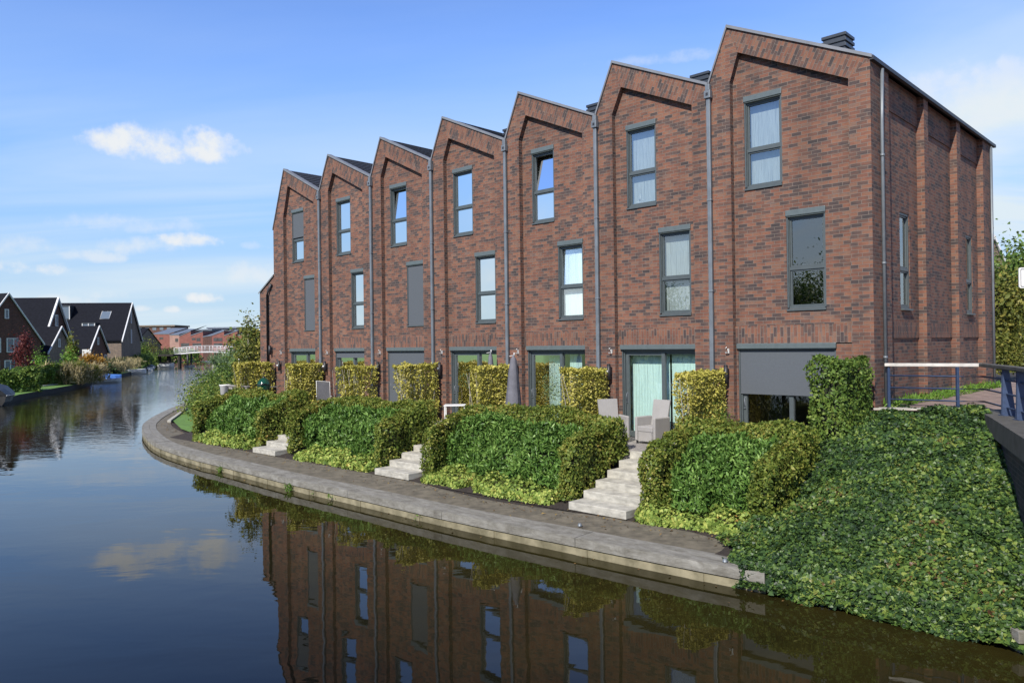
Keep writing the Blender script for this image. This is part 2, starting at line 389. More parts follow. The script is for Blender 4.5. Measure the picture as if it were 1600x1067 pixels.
M['l_ivy'] = leaf_mat('ivy_leaves', [(0, (0.013, 0.024, 0.013)), (.25, (0.022, 0.046, 0.017)), (.5, (0.041, 0.082, 0.022)), (.74, (0.091, 0.151, 0.031)), (.88, (0.182, 0.223, 0.048)), (.94, (0.121, 0.072, 0.030)), (1, (0.097, 0.048, 0.029))], .42, .15, pscale=1.0)
M['l_green'] = leaf_mat('green_leaves', [(0, (0.040, 0.075, 0.016)), (.5, (0.098, 0.167, 0.030)), (1, (0.218, 0.276, 0.057))], .5, .3)
M['l_olive'] = leaf_mat('olive_leaves', [(0, (.06, .08, .015)), (.5, (.13, .15, .03)), (1, (.30, .26, .06))], .5, .35)
M['l_bright'] = leaf_mat('bright_leaves', [(0, (.06, .13, .02)), (.5, (.12, .24, .03)), (1, (.22, .34, .06))], .5, .35)
M['l_red'] = leaf_mat('dark_red_leaves', [(0, (.05, .01, .012)), (.5, (.11, .022, .022)), (1, (.18, .05, .04))], .5, .25)
M['l_orange'] = leaf_mat('orange_leaves', [(0, (.20, .10, .02)), (.5, (.36, .19, .03)), (1, (.48, .30, .06))], .5, .3)
M['l_straw'] = leaf_mat('straw_blades', [(0, (.18, .16, .07)), (.5, (.34, .28, .14)), (1, (.50, .42, .25))], .7, .3)
M['l_reed'] = leaf_mat('reed_blades', [(0, (.07, .12, .05)), (.5, (.14, .22, .10)), (1, (.26, .33, .18))], .6, .3)
M['l_dark'] = leaf_mat('dark_conifer_leaves', [(0, (.012, .025, .010)), (.5, (.03, .055, .018)), (1, (.06, .09, .03))], .55, .15)
M['core'] = simple('hedge_shade', (.014, .018, .007), .95, .4, 20)  # dark filling for hedges, shade between the leaves put into the colour

rng = np.random.default_rng(7)
def unit(a): return a / np.maximum(np.linalg.norm(a, axis=1, keepdims=True), 1e-9)
def leaf_mesh(name, P, Nn, size, mat, parent=None, origin=None, aspect=.6, spread=.6, fold=.25, up=.0, shape=4, svar=.3):
    """many small folded leaves in one mesh: P points, Nn outward directions"""
    n = len(P)
    nn = unit(Nn + rng.normal(0, spread, (n, 3)))
    r = rng.normal(0, 1, (n, 3)); r[:, 2] += up
    ax = unit(r - nn * (r * nn).sum(1, keepdims=True)); bx = np.cross(nn, ax)
    L_ = size * (1 + svar * rng.normal(0, 1, n)).clip(.4, 1.8)[:, None]; Wd = L_ * aspect
    if shape == 4:
        V = np.stack([P, P + ax * L_ * .45 + bx * Wd * .5 + nn * L_ * fold * .5, P + ax * L_, P + ax * L_ * .45 - bx * Wd * .5 + nn * L_ * fold * .5], 1)
        tri = np.array([[0, 1, 2], [0, 2, 3]])
    elif shape == 5:      # lobed, ivy-like
        V = np.stack([P, P + ax * L_ * .15 + bx * Wd * .62 + nn * L_ * fold * .4, P + ax * L_ * .62 + bx * Wd * .38 + nn * L_ * fold * .3, P + ax * L_ * 1.0 - nn * L_ * .1,
                      P + ax * L_ * .62 - bx * Wd * .38 + nn * L_ * fold * .3, P + ax * L_ * .15 - bx * Wd * .62 + nn * L_ * fold * .4], 1)
        tri = np.array([[0, 1, 2], [0, 2, 3], [0, 3, 4], [0, 4, 5]])
    else:                 # blade
        V = np.stack([P - bx * Wd * .5, P + bx * Wd * .5, P + ax * L_ * .6 + bx * Wd * .4 + nn * L_ * .06, P + ax * L_, P + ax * L_ * .6 - bx * Wd * .4 + nn * L_ * .06], 1)
        tri = np.array([[0, 1, 2], [0, 2, 4], [4, 2, 3]])
    k = V.shape[1]; V = V.reshape(-1, 3)
    F = (tri[None] + (np.arange(n) * k)[:, None, None]).reshape(-1)
    if parent is not None: o0 = ORI[parent]
    elif origin is not None: o0 = tuple(origin)
    else: o0 = tuple(float(x) for x in (P[:, 0].mean(), P[:, 1].mean(), P[:, 2].min()))
    V = V - np.array(o0)
    me = bpy.data.meshes.new(name); nf = len(F) // 3
    me.vertices.add(len(V)); me.vertices.foreach_set('co', V.astype(np.float32).ravel())
    me.loops.add(len(F)); me.loops.foreach_set('vertex_index', F.astype(np.int32))
    me.polygons.add(nf); me.polygons.foreach_set('loop_start', (np.arange(nf) * 3).astype(np.int32))
    me.update(calc_edges=True)
    at = me.attributes.new('rnd', 'FLOAT', 'FACE'); at.data.foreach_set('value', np.repeat(rng.random(n), len(tri)).astype(np.float32))
    me.materials.append(mat)
    o = bpy.data.objects.new(name, me); COL.objects.link(o)
    if parent is not None: o.parent = parent
    else: o.location = o0
    ORI[o] = o0; return o
def vnoise(P, f, seed=0):
    """cheap smooth noise in -1..1"""
    r = np.random.default_rng(seed); s_ = np.zeros(len(P))
    for k in range(5):
        w = r.normal(0, f, 3); s_ += np.sin(P @ w + r.random() * 6.28)
    return s_ / 3.
def shell(n, a0, a1, b0, b1, zb, zt, lump=.06, depth=.05, bottom=False, seed=1, rnd=.12):
    """points on the skin of a box hedge given in (a, b, h); zb and zt are functions of (a, b)"""
    wa, wb = a1 - a0, b1 - b0; H = .9
    areas = np.array([wa * wb, wa * H, wa * H, wb * H, wb * H]); pick = rng.choice(5, n, p=areas / areas.sum())
    u, v, w = rng.random(n), rng.random(n), rng.random(n)
    u = np.where(pick == 3, 0, np.where(pick == 4, 1, u)); v = np.where(pick == 1, 0, np.where(pick == 2, 1, v)); w = np.where(pick == 0, 1., w)
    nr = np.zeros((n, 3)); nr[pick == 0] = (0, 0, 1); nr[pick == 1] = (0, -1, 0); nr[pick == 2] = (0, 1, 0); nr[pick == 3] = (-1, 0, 0); nr[pick == 4] = (1, 0, 0)
    cu, cv, cw = (u - .5) * 2, (v - .5) * 2, (w - .3) / .7
    nr = unit(nr + rnd * 2 * np.stack([cu ** 5, cv ** 5, np.maximum(cw, 0) ** 5], 1))
    # round the corners
    du = rnd * np.maximum(0, np.abs(cu) ** 4 * np.maximum(np.abs(cv) ** 4, np.maximum(cw, 0) ** 6))
    A = a0 + u * wa - np.sign(cu) * du * .5; Bv = b0 + v * wb - np.sign(cv) * rnd * .5 * np.abs(cv) ** 4 * np.maximum(cw, 0) ** 6
    z0, z1 = zb(A, Bv), zt(A, Bv); Z = z0 + w * (z1 - z0)
    Pm = np.stack([A, Bv, Z], 1)
    off = lump * vnoise(Pm, 3.2, seed) + lump * .6 * vnoise(Pm, 8, seed + 1) - np.abs(rng.normal(0, depth, n))
    return Pm + nr * off[:, None], nr
def to_T(P, Nn):
    Q = np.stack([CX + dx * P[:, 0] - sx * P[:, 1], CY + dy * P[:, 0] - sy * P[:, 1], P[:, 2] + E], 1)
    D = np.stack([dx * Nn[:, 0] - sx * Nn[:, 1], dy * Nn[:, 0] - sy * Nn[:, 1], Nn[:, 2]], 1)
    return Q, D
# ================================================================= the row of brick houses
def wall_grid(mb, fn, a0, a1, z0, z1, o, holes=(), rot=0., depth=.13, reveal=True):
    xs = sorted(set([a0, a1] + [h[i] for h in holes for i in (0, 1)])); zs = sorted(set([z0, z1] + [h[i] for h in holes for i in (2, 3)]))
    for i in range(len(xs) - 1):
        for j in range(len(zs) - 1):
            cx_, cz_ = (xs[i] + xs[i + 1]) / 2, (zs[j] + zs[j + 1]) / 2
            if any(h[0] < cx_ < h[1] and h[2] < cz_ < h[3] for h in holes): continue
            mb.poly([fn(xs[i], o, zs[j]), fn(xs[i + 1], o, zs[j]), fn(xs[i + 1], o, zs[j + 1]), fn(xs[i], o, zs[j + 1])], rot, raw=True)
    if reveal:
        for h in holes:
            q = o - depth
            for (A, B) in (((h[0], h[2]), (h[0], h[3])), ((h[1], h[2]), (h[1], h[3])), ((h[0], h[2]), (h[1], h[2])), ((h[0], h[3]), (h[1], h[3]))):
                mb.poly([fn(A[0], o, A[1]), fn(B[0], o, B[1]), fn(B[0], q, B[1]), fn(A[0], q, A[1])], 0, raw=True)
def step(mb, fn, pts, o0, o1):
    for A, B in zip(pts[:-1], pts[1:]):
        mb.poly([fn(A[0], o0, A[1]), fn(B[0], o0, B[1]), fn(B[0], o1, B[1]), fn(A[0], o1, A[1])], 0, raw=True)

def window(root, fn, a0, a1, z0, z1, o, screen=0., curtain=None, tilt=0, box=True, low='', mull=.41, left_guide=True):
    """tall two-light window; o is the wall plane. screen = share of the height covered by the roller screen"""
    f = MB(fn); oo = o - .05; oi = o - .12; w = .055
    top = z1 - (.14 if box else 0)
    zm = z0 + (z1 - z0) * mull
    f.box(a0, a0 + w, oi, oo, z0, top); f.box(a1 - w, a1, oi, oo, z0, top); f.box(a0 + w, a1 - w, oi, oo, z0, z0 + .06); f.box(a0 + w, a1 - w, oi, oo, top - w, top)
    f.box(a0 + w, a1 - w, oi, oo, zm - .035, zm + .035)
    i = .036; ii = o - .135; io = o - .075
    b0, b1 = a0 + w, a1 - w
    for (c0, c1) in ((z0 + .06, zm - .035), (zm + .035, top - w)):
        f.box(b0 + .004, b0 + i, ii, io, c0 + .004, c1 - .004); f.box(b1 - i, b1 - .004, ii, io, c0 + .004, c1 - .004)
        f.box(b0 + i, b1 - i, ii, io, c0 + .004, c0 + i); f.box(b0 + i, b1 - i, ii, io, c1 - i, c1 - .004)
    if box:   # guides for the screen
        f.box(a0 + .003, a0 + .035, oo + .002, o - .008, z0 + .03, top - .002); f.box(a1 - .035, a1 - .003, oo + .002, o - .008, z0 + .03, top - .002)
    wo = f.build('window', M['frame'], root)
    p = MB(fn); og = o - .105
    for (c0, c1) in ((z0 + .09, zm - .06), (zm + .06, top - .08)):
        if tilt and c0 > zm:
            p.poly([(b0 + .03, og, c0), (b1 - .03, og, c0), (b1 - .03, og - .14 * tilt, c1), (b0 + .03, og - .14 * tilt, c1)])
        else: p.poly([(b0 + .03, og, c0), (b1 - .03, og, c0), (b1 - .03, og, c1), (b0 + .03, og, c1)])
    p.build('pane', M['glass'], wo)
    s_ = MB(fn); s_.box(a0 - .0, a1 + .0, o - .14, o + .035, z0 - .045, z0 - .003); s_.build('sill', M['frame'], wo)
    if box:
        bx = MB(fn); bx.box(a0 - .01, a1 + .01, o - .10, o + .03, top + .004, z1 - .002); bx.box(a0 - .0, a1 + .0, o - .09, o + .012, top - .022, top + .003)
        bx.build('screen_box', M['frame_lt'], wo, bevel=.012)
    if screen > 0:
        r = MB(fn); zz = top - (top - z0) * screen
        r.box(a0 + .036, a1 - .036, o - .036, o - .03, zz, top - .023); r.box(a0 + .036, a1 - .036, o - .042, o - .024, zz - .03, zz)
        r.build('roller_screen', M['screen'], wo)
    if curtain:
        c = MB(fn); q = o - .24
        if curtain == 'full': c.poly([(b0 - .02, q, z0 + .02), (b1 + .02, q, z0 + .02), (b1 + .02, q, top), (b0 - .02, q, top)]); c.build('curtain', M['curtain_white'], wo)
        if curtain == 'net': c.poly([(b0 - .02, q, z0 + .02), (b1 + .02, q, z0 + .02), (b1 + .02, q, top), (b0 - .02, q, top)]); c.build('curtain', M['curtain_grey'], wo)
        if curtain == 'left':
            c.poly([(b1 - .12, q, z0 + .02), (b1 + .02, q, z0 + .02), (b1 + .02, q, top), (b1 - .12, q, top)]); c.build('curtain', M['curtain_white'], wo)
        if curtain == 'lowleft':
            c.poly([(b1 - .16, q, z0 + .02), (b1 + .02, q, z0 + .02), (b1 + .02, q, zm), (b1 - .16, q, zm)]); c.build('curtain', M['curtain_white'], wo)
    if low == 'blind':
        c = MB(fn)
        for k in range(13):
            z = z0 + .12 + k * .055
            if z < zm - .05: c.box(b0 + .05, b1 - .05, o - .2, o - .17, z, z + .008)
        c.build('venetian_blind', M['white'], wo)
    if low in ('things', 'white'):
        c = MB(fn)
        if low == 'things':
            c.tube([(b0 + .22, o - .3, z0 + .1), (b0 + .22, o - .3, z0 + .5)], [.05, .04], 10); c.box(b1 - .32, b1 - .1, o - .36, o - .24, z0 + .1, z0 + .2); c.tube([(b1 - .2, o - .3, z0 + .2), (b1 - .2, o - .3, z0 + .55)], [.07, .05], 10)
        else:
            c.box(b0 + .05, b0 + .3, o - .4, o - .22, z0 + .3, z0 + .36); c.box(b0 + .05, b0 + .26, o - .4, o - .22, z0 + .44, z0 + .5); c.box(b1 - .14, b1 - .04, o - .3, o - .2, z0 + .08, z0 + .6)
        c.build('ornament', M['white'], wo)
    return wo

def sliding_door(root, a0, a1, z0, z1, o, screen=0., curtain='', fn=T):
    f = MB(fn); top = z1 - .13; oo = o - .05; oi = o - .16; w = .07
    f.box(a0, a0 + w, oi, oo, z0, top); f.box(a1 - w, a1, oi, oo, z0, top); f.box(a0 + w, a1 - w, oi, oo, top - w, top); f.box(a0 + w, a1 - w, oi, oo, z0, z0 + .05)
    mid = a0 + (a1 - a0) * .455
    i = .095
    # fixed light on the right (small t), sliding leaf on the left, nearer the outside
    f.box(mid - .05, mid + .05, o - .15, o - .07, z0 + .052, top - w - .002)
    f.box(a1 - w - i, a1 - w - .004, o - .15, o - .085, z0 + .052, top - w - .002)
    f.box(a0 + w + .003, a0 + w + .05, o - .155, o - .11, z0 + .052, top - w - .002)
    f.box(a0 + w + .05, mid - .05, o - .155, o - .11, top - w - .05, top - w - .003); f.box(mid + .05, a1 - w - i, o - .15, o - .085, top - w - .08, top - w - .003)
    f.box(mid + .05, a1 - w - i, o - .15, o - .085, z0 + .052, z0 + .15)
    f.box(a1 - .035, a1 - .003, oo + .002, o - .008, z0, top - .002); f.box(a0 + .003, a0 + .035, oo + .002, o - .008, z0, top - .002)
    d = f.build('sliding_door', M['frame'], root)
    p = MB(fn); p.poly([(a0 + .1, o - .13, z0 + .05), (mid - .04, o - .13, z0 + .05), (mid - .04, o - .13, top - .1), (a0 + .1, o - .13, top - .1)])
    p.poly([(mid + .04, o - .12, z0 + .1), (a1 - w - .08, o - .12, z0 + .1), (a1 - w - .08, o - .12, top - .13), (mid + .04, o - .12, top - .13)])
    p.build('pane', M['glass_door'], d)
    h = MB(fn); hz = z0 + 1.02; ht = a1 - w - .05
    h.box(ht - .018, ht + .018, o - .084, o - .078, hz - .12, hz + .16); h.tube([(ht, o - .078, hz + .13), (ht, o - .03, hz + .13), (ht, o - .03, hz - .06), (ht, o - .078, hz - .06)], .01, 6)
    h.box(ht - .012, ht + .03, o - .08, o - .05, hz - .11, hz - .09); h.build('handle', M['zinc'], d)
    bx = MB(fn); bx.box(a0 - .02, a1 + .02, o - .10, o + .07, top + .004, z1 - .002); bx.box(a0, a1, o - .09, o + .04, top - .022, top + .003); bx.build('screen_box', M['frame_lt'], d, bevel=.015)
    if screen > 0:
        zz = top - (top - z0) * screen
        r = MB(fn); r.box(a0 + .036, a1 - .036, o - .036, o - .03, zz, top - .023); r.box(a0 + .036, a1 - .036, o - .044, o - .022, zz - .04, zz); r.build('roller_screen', M['screen'], d)
    q = o - .36
    if curtain:
        c = MB(fn)
        spans = {'full': [(a0 + .02, mid - .08), (mid - .02, a1 - .05)], 'strip': [(mid + .28, mid + .72), (a0 + .5, a0 + .95)], 'right': [(a0 + .05, a0 + .55)], 'mixed': [(a0 + .1, a0 + .75), (mid + .02, mid + .28)], 'none': []}[curtain]
        for (u, v) in spans: c.poly([(u, q, z0 + .04), (v, q, z0 + .04), (v, q, top - .02), (u, q, top - .02)])
        c.build('curtain', M['curtain'] if curtain != 'right' else M['curtain_white'], d)
    return d

VAL = [3.76, 7.21, 10.68, 14.18, 17.62, 21.10, 24.80]
RID = [3.243, 6.614, 10.088, 13.56, 16.99, 20.433, 23.825]
W2 = [(2.0, 2.92), (5.38, 6.31), (8.87, 9.74), (12.33, 13.27), (15.73, 16.68), (19.19, 20.15), (22.58, 23.5)]
W1 = [(1.04, 1.93), (4.40, 5.33), (7.84, 8.76), (11.33, 12.25), (14.80, 15.77), (18.21, 19.20), (21.66, 22.59)]
DR = [(.85, 3.15), (4.25, 6.55), (7.71, 10.0), (11.2, 13.48), (14.71, 16.93), (18.2, 20.33), (21.58, 23.70)]
ZT = -2.5
DEPTH = 10.45
SPEC = [dict(l='brick row house at the corner, grey screen half lowered over its patio door', w2=dict(curtain='net'), w1=dict(curtain=None), d=dict(screen=.44)),
        dict(l='brick row house with pale curtains across its patio door behind the wicker chairs', w2=dict(low='things', curtain='net'), w1=dict(curtain='net'), d=dict(curtain='full')),
        dict(l='brick row house with tilted top window above a bright white curtained window', w2=dict(tilt=1, low='white'), w1=dict(curtain='full', tilt=.4), d=dict(curtain='strip')),
        dict(l='brick row house with venetian blind in its middle window, fourth from the corner', w2=dict(curtain='net'), w1=dict(low='blind', curtain=None), d=dict(curtain='right')),
        dict(l='brick row house with patio door and middle window both covered by grey screens', w2=dict(tilt=.6, curtain='lowleft'), w1=dict(screen=.985), d=dict(screen=.99)),
        dict(l='brick row house with short grey screen above its patio door and white curtain above', w2=dict(curtain='lowleft'), w1=dict(curtain='full'), d=dict(screen=.09, curtain='mixed')),
        dict(l='last brick row house, its top window half hidden by a grey screen', w2=dict(screen=.5, curtain='lowleft'), w1=dict(screen=.985), d=dict(curtain='none'))]

def row_house(k):
    sp = SPEC[k]
    a = 0. if k == 0 else VAL[k - 1]; b = VAL[k]; r = RID[k]
    rz = 7.47 if k == 0 else 7.52; za = 5.90 if k == 0 else 6.22; zb = 5.11 if k == 6 else 6.22
    d0, d1 = DR[k]; p0 = .45 if k == 0 else d0 - .02; p1 = 3.2 + 3.46 * k; p1 = max(p1, d1 + .04); pk = r - .26
    zp0 = 5.57 if k == 0 else 5.86; zp1 = 6.15 if k < 6 else 5.55; zpk = 6.82
    root = empty('row_house', T((a + b) / 2, 0, ZT), sp['l'], 'house', 'brick row houses by the canal')
    w = MB(); po = -.15; base = ZT - .1
    sl = math.atan2(rz - za, r - a)
    # frame of the facade, one plane proud of the panel
    def q(pts, rot=0.): w.poly([T(t, 0, z) for t, z in pts], rot, raw=True)
    q([(a, base), (p0, base), (p0, zp0), (a, za)]); q([(p1, base), (b, base), (b, zb), (p1, zp1)])
    q([(p0, zp0), (pk, zpk), (r, rz), (a, za)], math.pi / 2 - .0 + (sl)); q([(pk, zpk), (p1, zp1), (b, zb), (r, rz)])
    step(w, T, [(p0, base), (p0, zp0), (pk, zpk), (p1, zp1), (p1, base)], 0, po)
    # panel with openings, soldier course over the patio door
    holes = [(*W1[k], .72, 2.96), (*W2[k], 3.60, 5.80 if k else 5.78)]
    door = (d0, d1, ZT, -.05)
    zt_ = zp0 if k < 6 else 5.5
    wall_grid(w, T, p0, p1, .36, zt_, po, [(h[0], h[1], h[2], min(h[3], zt_)) for h in holes], reveal=False)
    for h in holes:
        for (A, B) in (((h[0], h[2]), (h[0], h[3])), ((h[1], h[2]), (h[1], h[3])), ((h[0], h[2]), (h[1], h[2])), ((h[0], h[3]), (h[1], h[3]))):
            w.poly([T(A[0], po, A[1]), T(B[0], po, B[1]), T(B[0], po - .13, B[1]), T(A[0], po - .13, A[1])], 0, raw=True)
    if zt_ < 5.8:
        # the head of the top window rises above the spring of the gable panel
        h = holes[1]; ht = h[3]
        sl_in = (zpk - zp0) / (pk - p0)
        zl = lambda t: zp0 + sl_in * (t - p0)
        w.poly([T(p0, po, zt_), T(h[0], po, zt_), T(h[0], po, zl(h[0])), T(p0, po, zp0)], 0, raw=True)
        w.poly([T(h[0], po, ht), T(h[1], po, ht), T(h[1], po, zl(h[1])), T(h[0], po, zl(h[0]))], 0, raw=True)
        w.poly([T(h[1], po, zt_), T(p1, po, zt_), T(p1, po, zp1), T(pk, po, zpk), T(h[1], po, zl(h[1]))], 0, raw=True)
    else:
        w.poly([T(p0, po, zp0), T(p1, po, zp0), T(p1, po, zp1), T(pk, po, zpk)], 0, raw=True)
    wall_grid(w, T, p0, p1, -.05, .36, po + (.03 if k == 0 else .012), rot=math.pi / 2)
    w.poly([T(p0, po, .36), T(p1, po, .36), T(p1, po + .012, .36), T(p0, po + .012, .36)], 0, raw=True)
    w.poly([T(p0, po, -.05), T(p1, po, -.05), T(p1, po + .03, -.05), T(p0, po + .03, -.05)], 0, raw=True)
    wall_grid(w, T, p0, p1, base, -.05, po, [(d0, d1, base, -.05)])
    # back wall and, at the ends, side walls
    bk_w = MB(); bk_w.poly([T(a, -DEPTH, base), T(b, -DEPTH, base), T(b, -DEPTH, zb), T(r, -DEPTH, rz), T(a, -DEPTH, za)], 0, raw=True)
    bk_w.build('rear_wall', M['brick'], root)
    if k == 6: w.poly([T(b, 0, base), T(b, -DEPTH, base), T(b, -DEPTH, zb), T(b, 0, zb)], 0, raw=True)
    if k == 0:
        panels = [(1.12, 3.62), (3.95, 6.48), (6.84, 9.26)]; sh = {0: (2.28, 2.98), 2: (7.98, 8.66)}
        ztop = 5.9; zlow = -1.6; edges = [0.] + [v for p in panels for v in p] + [DEPTH]
        for i in range(0, len(edges), 2): wall_grid(w, S, edges[i], edges[i + 1], zlow, ztop, 0.)
        for i, (u, v) in enumerate(panels):
            wall_grid(w, S, u, v, 5.16, ztop, -.15)
            wall_grid(w, S, u, v, .40, 5.16, -.175, [(*sh[i], .72, 2.96)] if i in sh else [])
            wall_grid(w, S, u, v, .03, .40, -.175, rot=math.pi / 2); wall_grid(w, S, u, v, zlow, .03, -.205)
            step(w, S, [(u, .03), (v, .03)], -.175, -.205); step(w, S, [(u, 5.16), (v, 5.16)], -.15, -.175)
            step(w, S, [(u, zlow), (u, ztop)], 0, -.205); step(w, S, [(v, zlow), (v, ztop)], 0, -.205)
    w.build('wall', M['brick'], root)
    window(root, T, *W2[k], 3.60, 5.80 if k else 5.78, po, **sp['w2']); window(root, T, *W1[k], .72, 2.96, po, **sp['w1'])
    sliding_door(root, d0, d1, ZT, -.05, po, **sp['d'])
    if k == 0:
        for i, s_ in sh.items(): window(root, S, s_[0], s_[1], .72, 2.96, -.145, box=False, curtain='full' if i == 0 else 'net')
    # roof with tiles, capping along the front verge
    rf = MB(); e0 = -.05 if k == 0 else a + .01; ze = za - .0
    if k == 0: ze = za - .05 * (rz - za) / (r - a)
    def rq(t0, z0, t1, z1, l0, l1, up_):
        n = max(1, int(math.hypot(t1 - t0, z1 - z0) / .33))
        for j in range(n):      # lapped courses of tiles
            u, v = j / n, (j + 1) / n; ta, tb = t0 + (t1 - t0) * u, t0 + (t1 - t0) * v; zA, zB = z0 + (z1 - z0) * u, z0 + (z1 - z0) * v
            hi = (zA + up_ + .035, zB + up_ + .0) if z1 > z0 else (zA + up_, zB + up_ + .035)
            rf.poly([T(ta, l0, hi[0]), T(tb, l0, hi[1]), T(tb, l1, hi[1]), T(ta, l1, hi[0])], 0, raw=True)
            e = (ta, zA + up_ - .01, hi[0]) if z1 > z0 else (tb, zB + up_ - .01, hi[1])
            rf.poly([T(e[0], l0, e[1]), T(e[0], l1, e[1]), T(e[0], l1, e[2]), T(e[0], l0, e[2])], 0, raw=True)
    rq(e0, ze, r, rz, -.03, -DEPTH - .1, .03); rq(r, rz, b, zb, -.03, -DEPTH - .1, .03)
    rf.build('roof', M['tiles'], root)
    vg = MB()
    def strip(t0, z0, t1, z1, l0, l1, lo, hi):
        P = [T(t0, l0, z0 + lo), T(t1, l0, z1 + lo), T(t1, l1, z1 + lo), T(t0, l1, z0 + lo), T(t0, l0, z0 + hi), T(t1, l0, z1 + hi), T(t1, l1, z1 + hi), T(t0, l1, z0 + hi)]
        i = len(vg.v); vg.v += P
        for f in ((0, 3, 2, 1), (4, 5, 6, 7), (0, 1, 5, 4), (1, 2, 6, 5), (2, 3, 7, 6), (3, 0, 4, 7)): vg.f.append(tuple(i + j for j in f)); vg.uvr.append(0); vg.sm.append(False)
    strip(e0, ze, r + .004, rz, -.16, .045, .003, .075); strip(r + .006, rz, b - .004, zb, -.16, .045, -.03, .075)
    vg.build('verge_cap', M['cap_metal'], root)
    if k == 0:
        g = MB(S); g.box(-.03, DEPTH + .1, .003, .06, 5.84, 5.868); g.box(-.03, DEPTH + .1, .06, .08, 5.84, 5.925); g.build('eave_board', M['blackpipe'], root)
    # interior
    it = MB()
    A0, B0 = a + (.5 if k == 0 else .09), b - .09
    for (z0_, z1_) in ((ZT + .01, .22), (.30, 3.1), (3.2, 5.9)):
        it.poly([T(A0, -3.2, z0_), T(B0, -3.2, z0_), T(B0, -3.2, z1_), T(A0, -3.2, z1_)], raw=True)
        it.poly([T(A0, -.3, z0_), T(B0, -.3, z0_), T(B0, -3.2, z0_), T(A0, -3.2, z0_)], raw=True)
        it.poly([T(A0, -.3, z1_), T(B0, -.3, z1_), T(B0, -3.2, z1_), T(A0, -3.2, z1_)], raw=True)
        for tt in (A0, B0): it.poly([T(tt, -.3, z0_), T(tt, -3.2, z0_), T(tt, -3.2, z1_), T(tt, -.3, z1_)], raw=True)
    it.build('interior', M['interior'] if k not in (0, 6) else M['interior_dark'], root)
    # downpipe on the pilaster, valley hopper
    if k < 6:
        pt = b - .03
        dp = MB(T); dp.box(pt - .05, pt + .05, .02, .10, ZT, 6.0)
        for z in (-1.2, 1.2, 3.4): dp.box(pt - .06, pt + .06, .003, .108, z, z + .05)
        dpo = dp.build('downpipe', M['zinc'], root, bevel=.012)
        hp = MB(T); hp.box(pt - .085, pt + .085, .012, .14, 5.88, 6.07); hp.box(pt - .06, pt + .06, .012, .12, 6.07, 6.22); hp.build('hopper', M['zinc'], dpo, bevel=.012)
        hk = MB(T); hk.box(pt - .03, pt + .03, .141, .145, 5.94, 6.01); hk.build('overflow', M['blackpipe'], dpo)
    if k == 0:
        dp = MB(S)
        dp.tube([(.55, .06, 5.78), (.50, .055, 4.6), (.50, .055, -1.5)], .035, 10)
        for z in (-.4, 1.6, 3.9): dp.tube([(.50, .055, z), (.50, .055, z + .05)], .045, 10)
        dp.build('downpipe', M['zinc'], root)
        dp = MB(S); dp.tube([(10.0, .055, 5.78), (10.0, .055, -1.5)], .035, 8); dp.build('downpipe', M['zinc'], root)
    # louvred vent box
    v0 = .8 + 3.43 * k; v = MB(T); zt_ = 6.93; zr = za + (v0 - a) * (rz - za) / (r - a)
    v.box(v0 + .03, v0 + .52, -1.37, -.88, zr - .1, zt_ - .05)
    for j in range(6 if k == 0 else 5):
        z = zt_ - .07 - j * .125
        if z > zr - .1: v.box(v0, v0 + .55, -1.4, -.85, z, z + .07)
    v.build('roof_vent', M['dark_metal'], root, bevel=.006)
    if k in (0,):
        v = MB(T); v.box(1.0, 1.35, -6.9, -6.5, 6.1, 7.02); v.build('roof_vent', M['dark_metal'], root, bevel=.01)
    # lamp and white hook on the pilaster
    lt = b - .42 if k < 6 else 24.25
    lm = MB(T); lm.tube([(lt, .12, -.98), (lt, .12, -.58)], .05, 12); lm.tube([(lt, .12, -.58), (lt, .12, -.55)], [.055, .03], 12); lm.box(lt - .03, lt + .03, .003, .08, -.85, -.7)
    lo = lm.build('wall_lamp', M['blackpipe'], root)
    bl = MB(T); bl.lathe(T(lt + .03, .17, -.76), [(.0, -.045), (.03, -.032), (.045, 0), (.03, .032), (.0, .045)], 12); bl.build('lamp_glass', M['white'], lo)
    h = MB(T); hz = -.26; h.tube([(lt + .03, .003, hz + .13), (lt + .03, .05, hz + .11)], .012, 6); h.tube([(lt - .02, .05, hz + .08), (lt - .025, .06, hz), (lt + .035, .06, hz - .005)], .016, 6)
    h.box(lt - .04, lt - .01, .003, .04, hz - .02, hz + .09); h.build('wall_hook', M['white'], root)
    return root
for k in range(7): row_house(k)
# lower house at the far end
def end_house():
    r = empty('corner_house', T(26, 0, ZT), 'low brick house with bent black downpipe at the far end of the row', 'house')
    w = MB(); b = 26.1
    w.poly([T(24.81, -.02, ZT - 1), T(b, -.02, ZT - 1), T(b, -.02, 2.42), T(24.81, -.02, 3.12)], raw=True)
    w.poly([T(b, -.02, ZT - 1), T(b, -8, ZT - 1), T(b, -8, 2.42), T(b, -.02, 2.42)], raw=True)
    w.poly([T(24.81, -8, ZT - 1), T(b, -8, ZT - 1), T(b, -8, 2.42), T(24.81, -8, 3.12)], raw=True)
    w.build('wall', M['brick'], r)
    f = MB(); f.poly([T(24.81, .03, 3.17), T(b + .05, .03, 2.45), T(b + .05, -8, 2.45), T(24.81, -8, 3.17)], raw=True); f.poly([T(24.81, .03, 3.10), T(b + .05, .03, 2.38), T(b + .05, .03, 2.45), T(24.81, .03, 3.17)], raw=True); f.build('roof', M['cap_metal'], r)
    p = MB(T); p.tube([(24.95, .05, 2.75), (25.22, .06, 2.45), (25.3, .06, 2.3), (25.3, .06, ZT)], .05, 8); p.build('downpipe', M['blackpipe'], r)
    l = MB(T); l.tube([(25.05, .1, -.3), (25.05, .1, .1)], .06, 8); l.box(25.0, 25.1, 0, .08, -.2, -.1); l.build('wall_lamp', M['blackpipe'], r)
end_house()
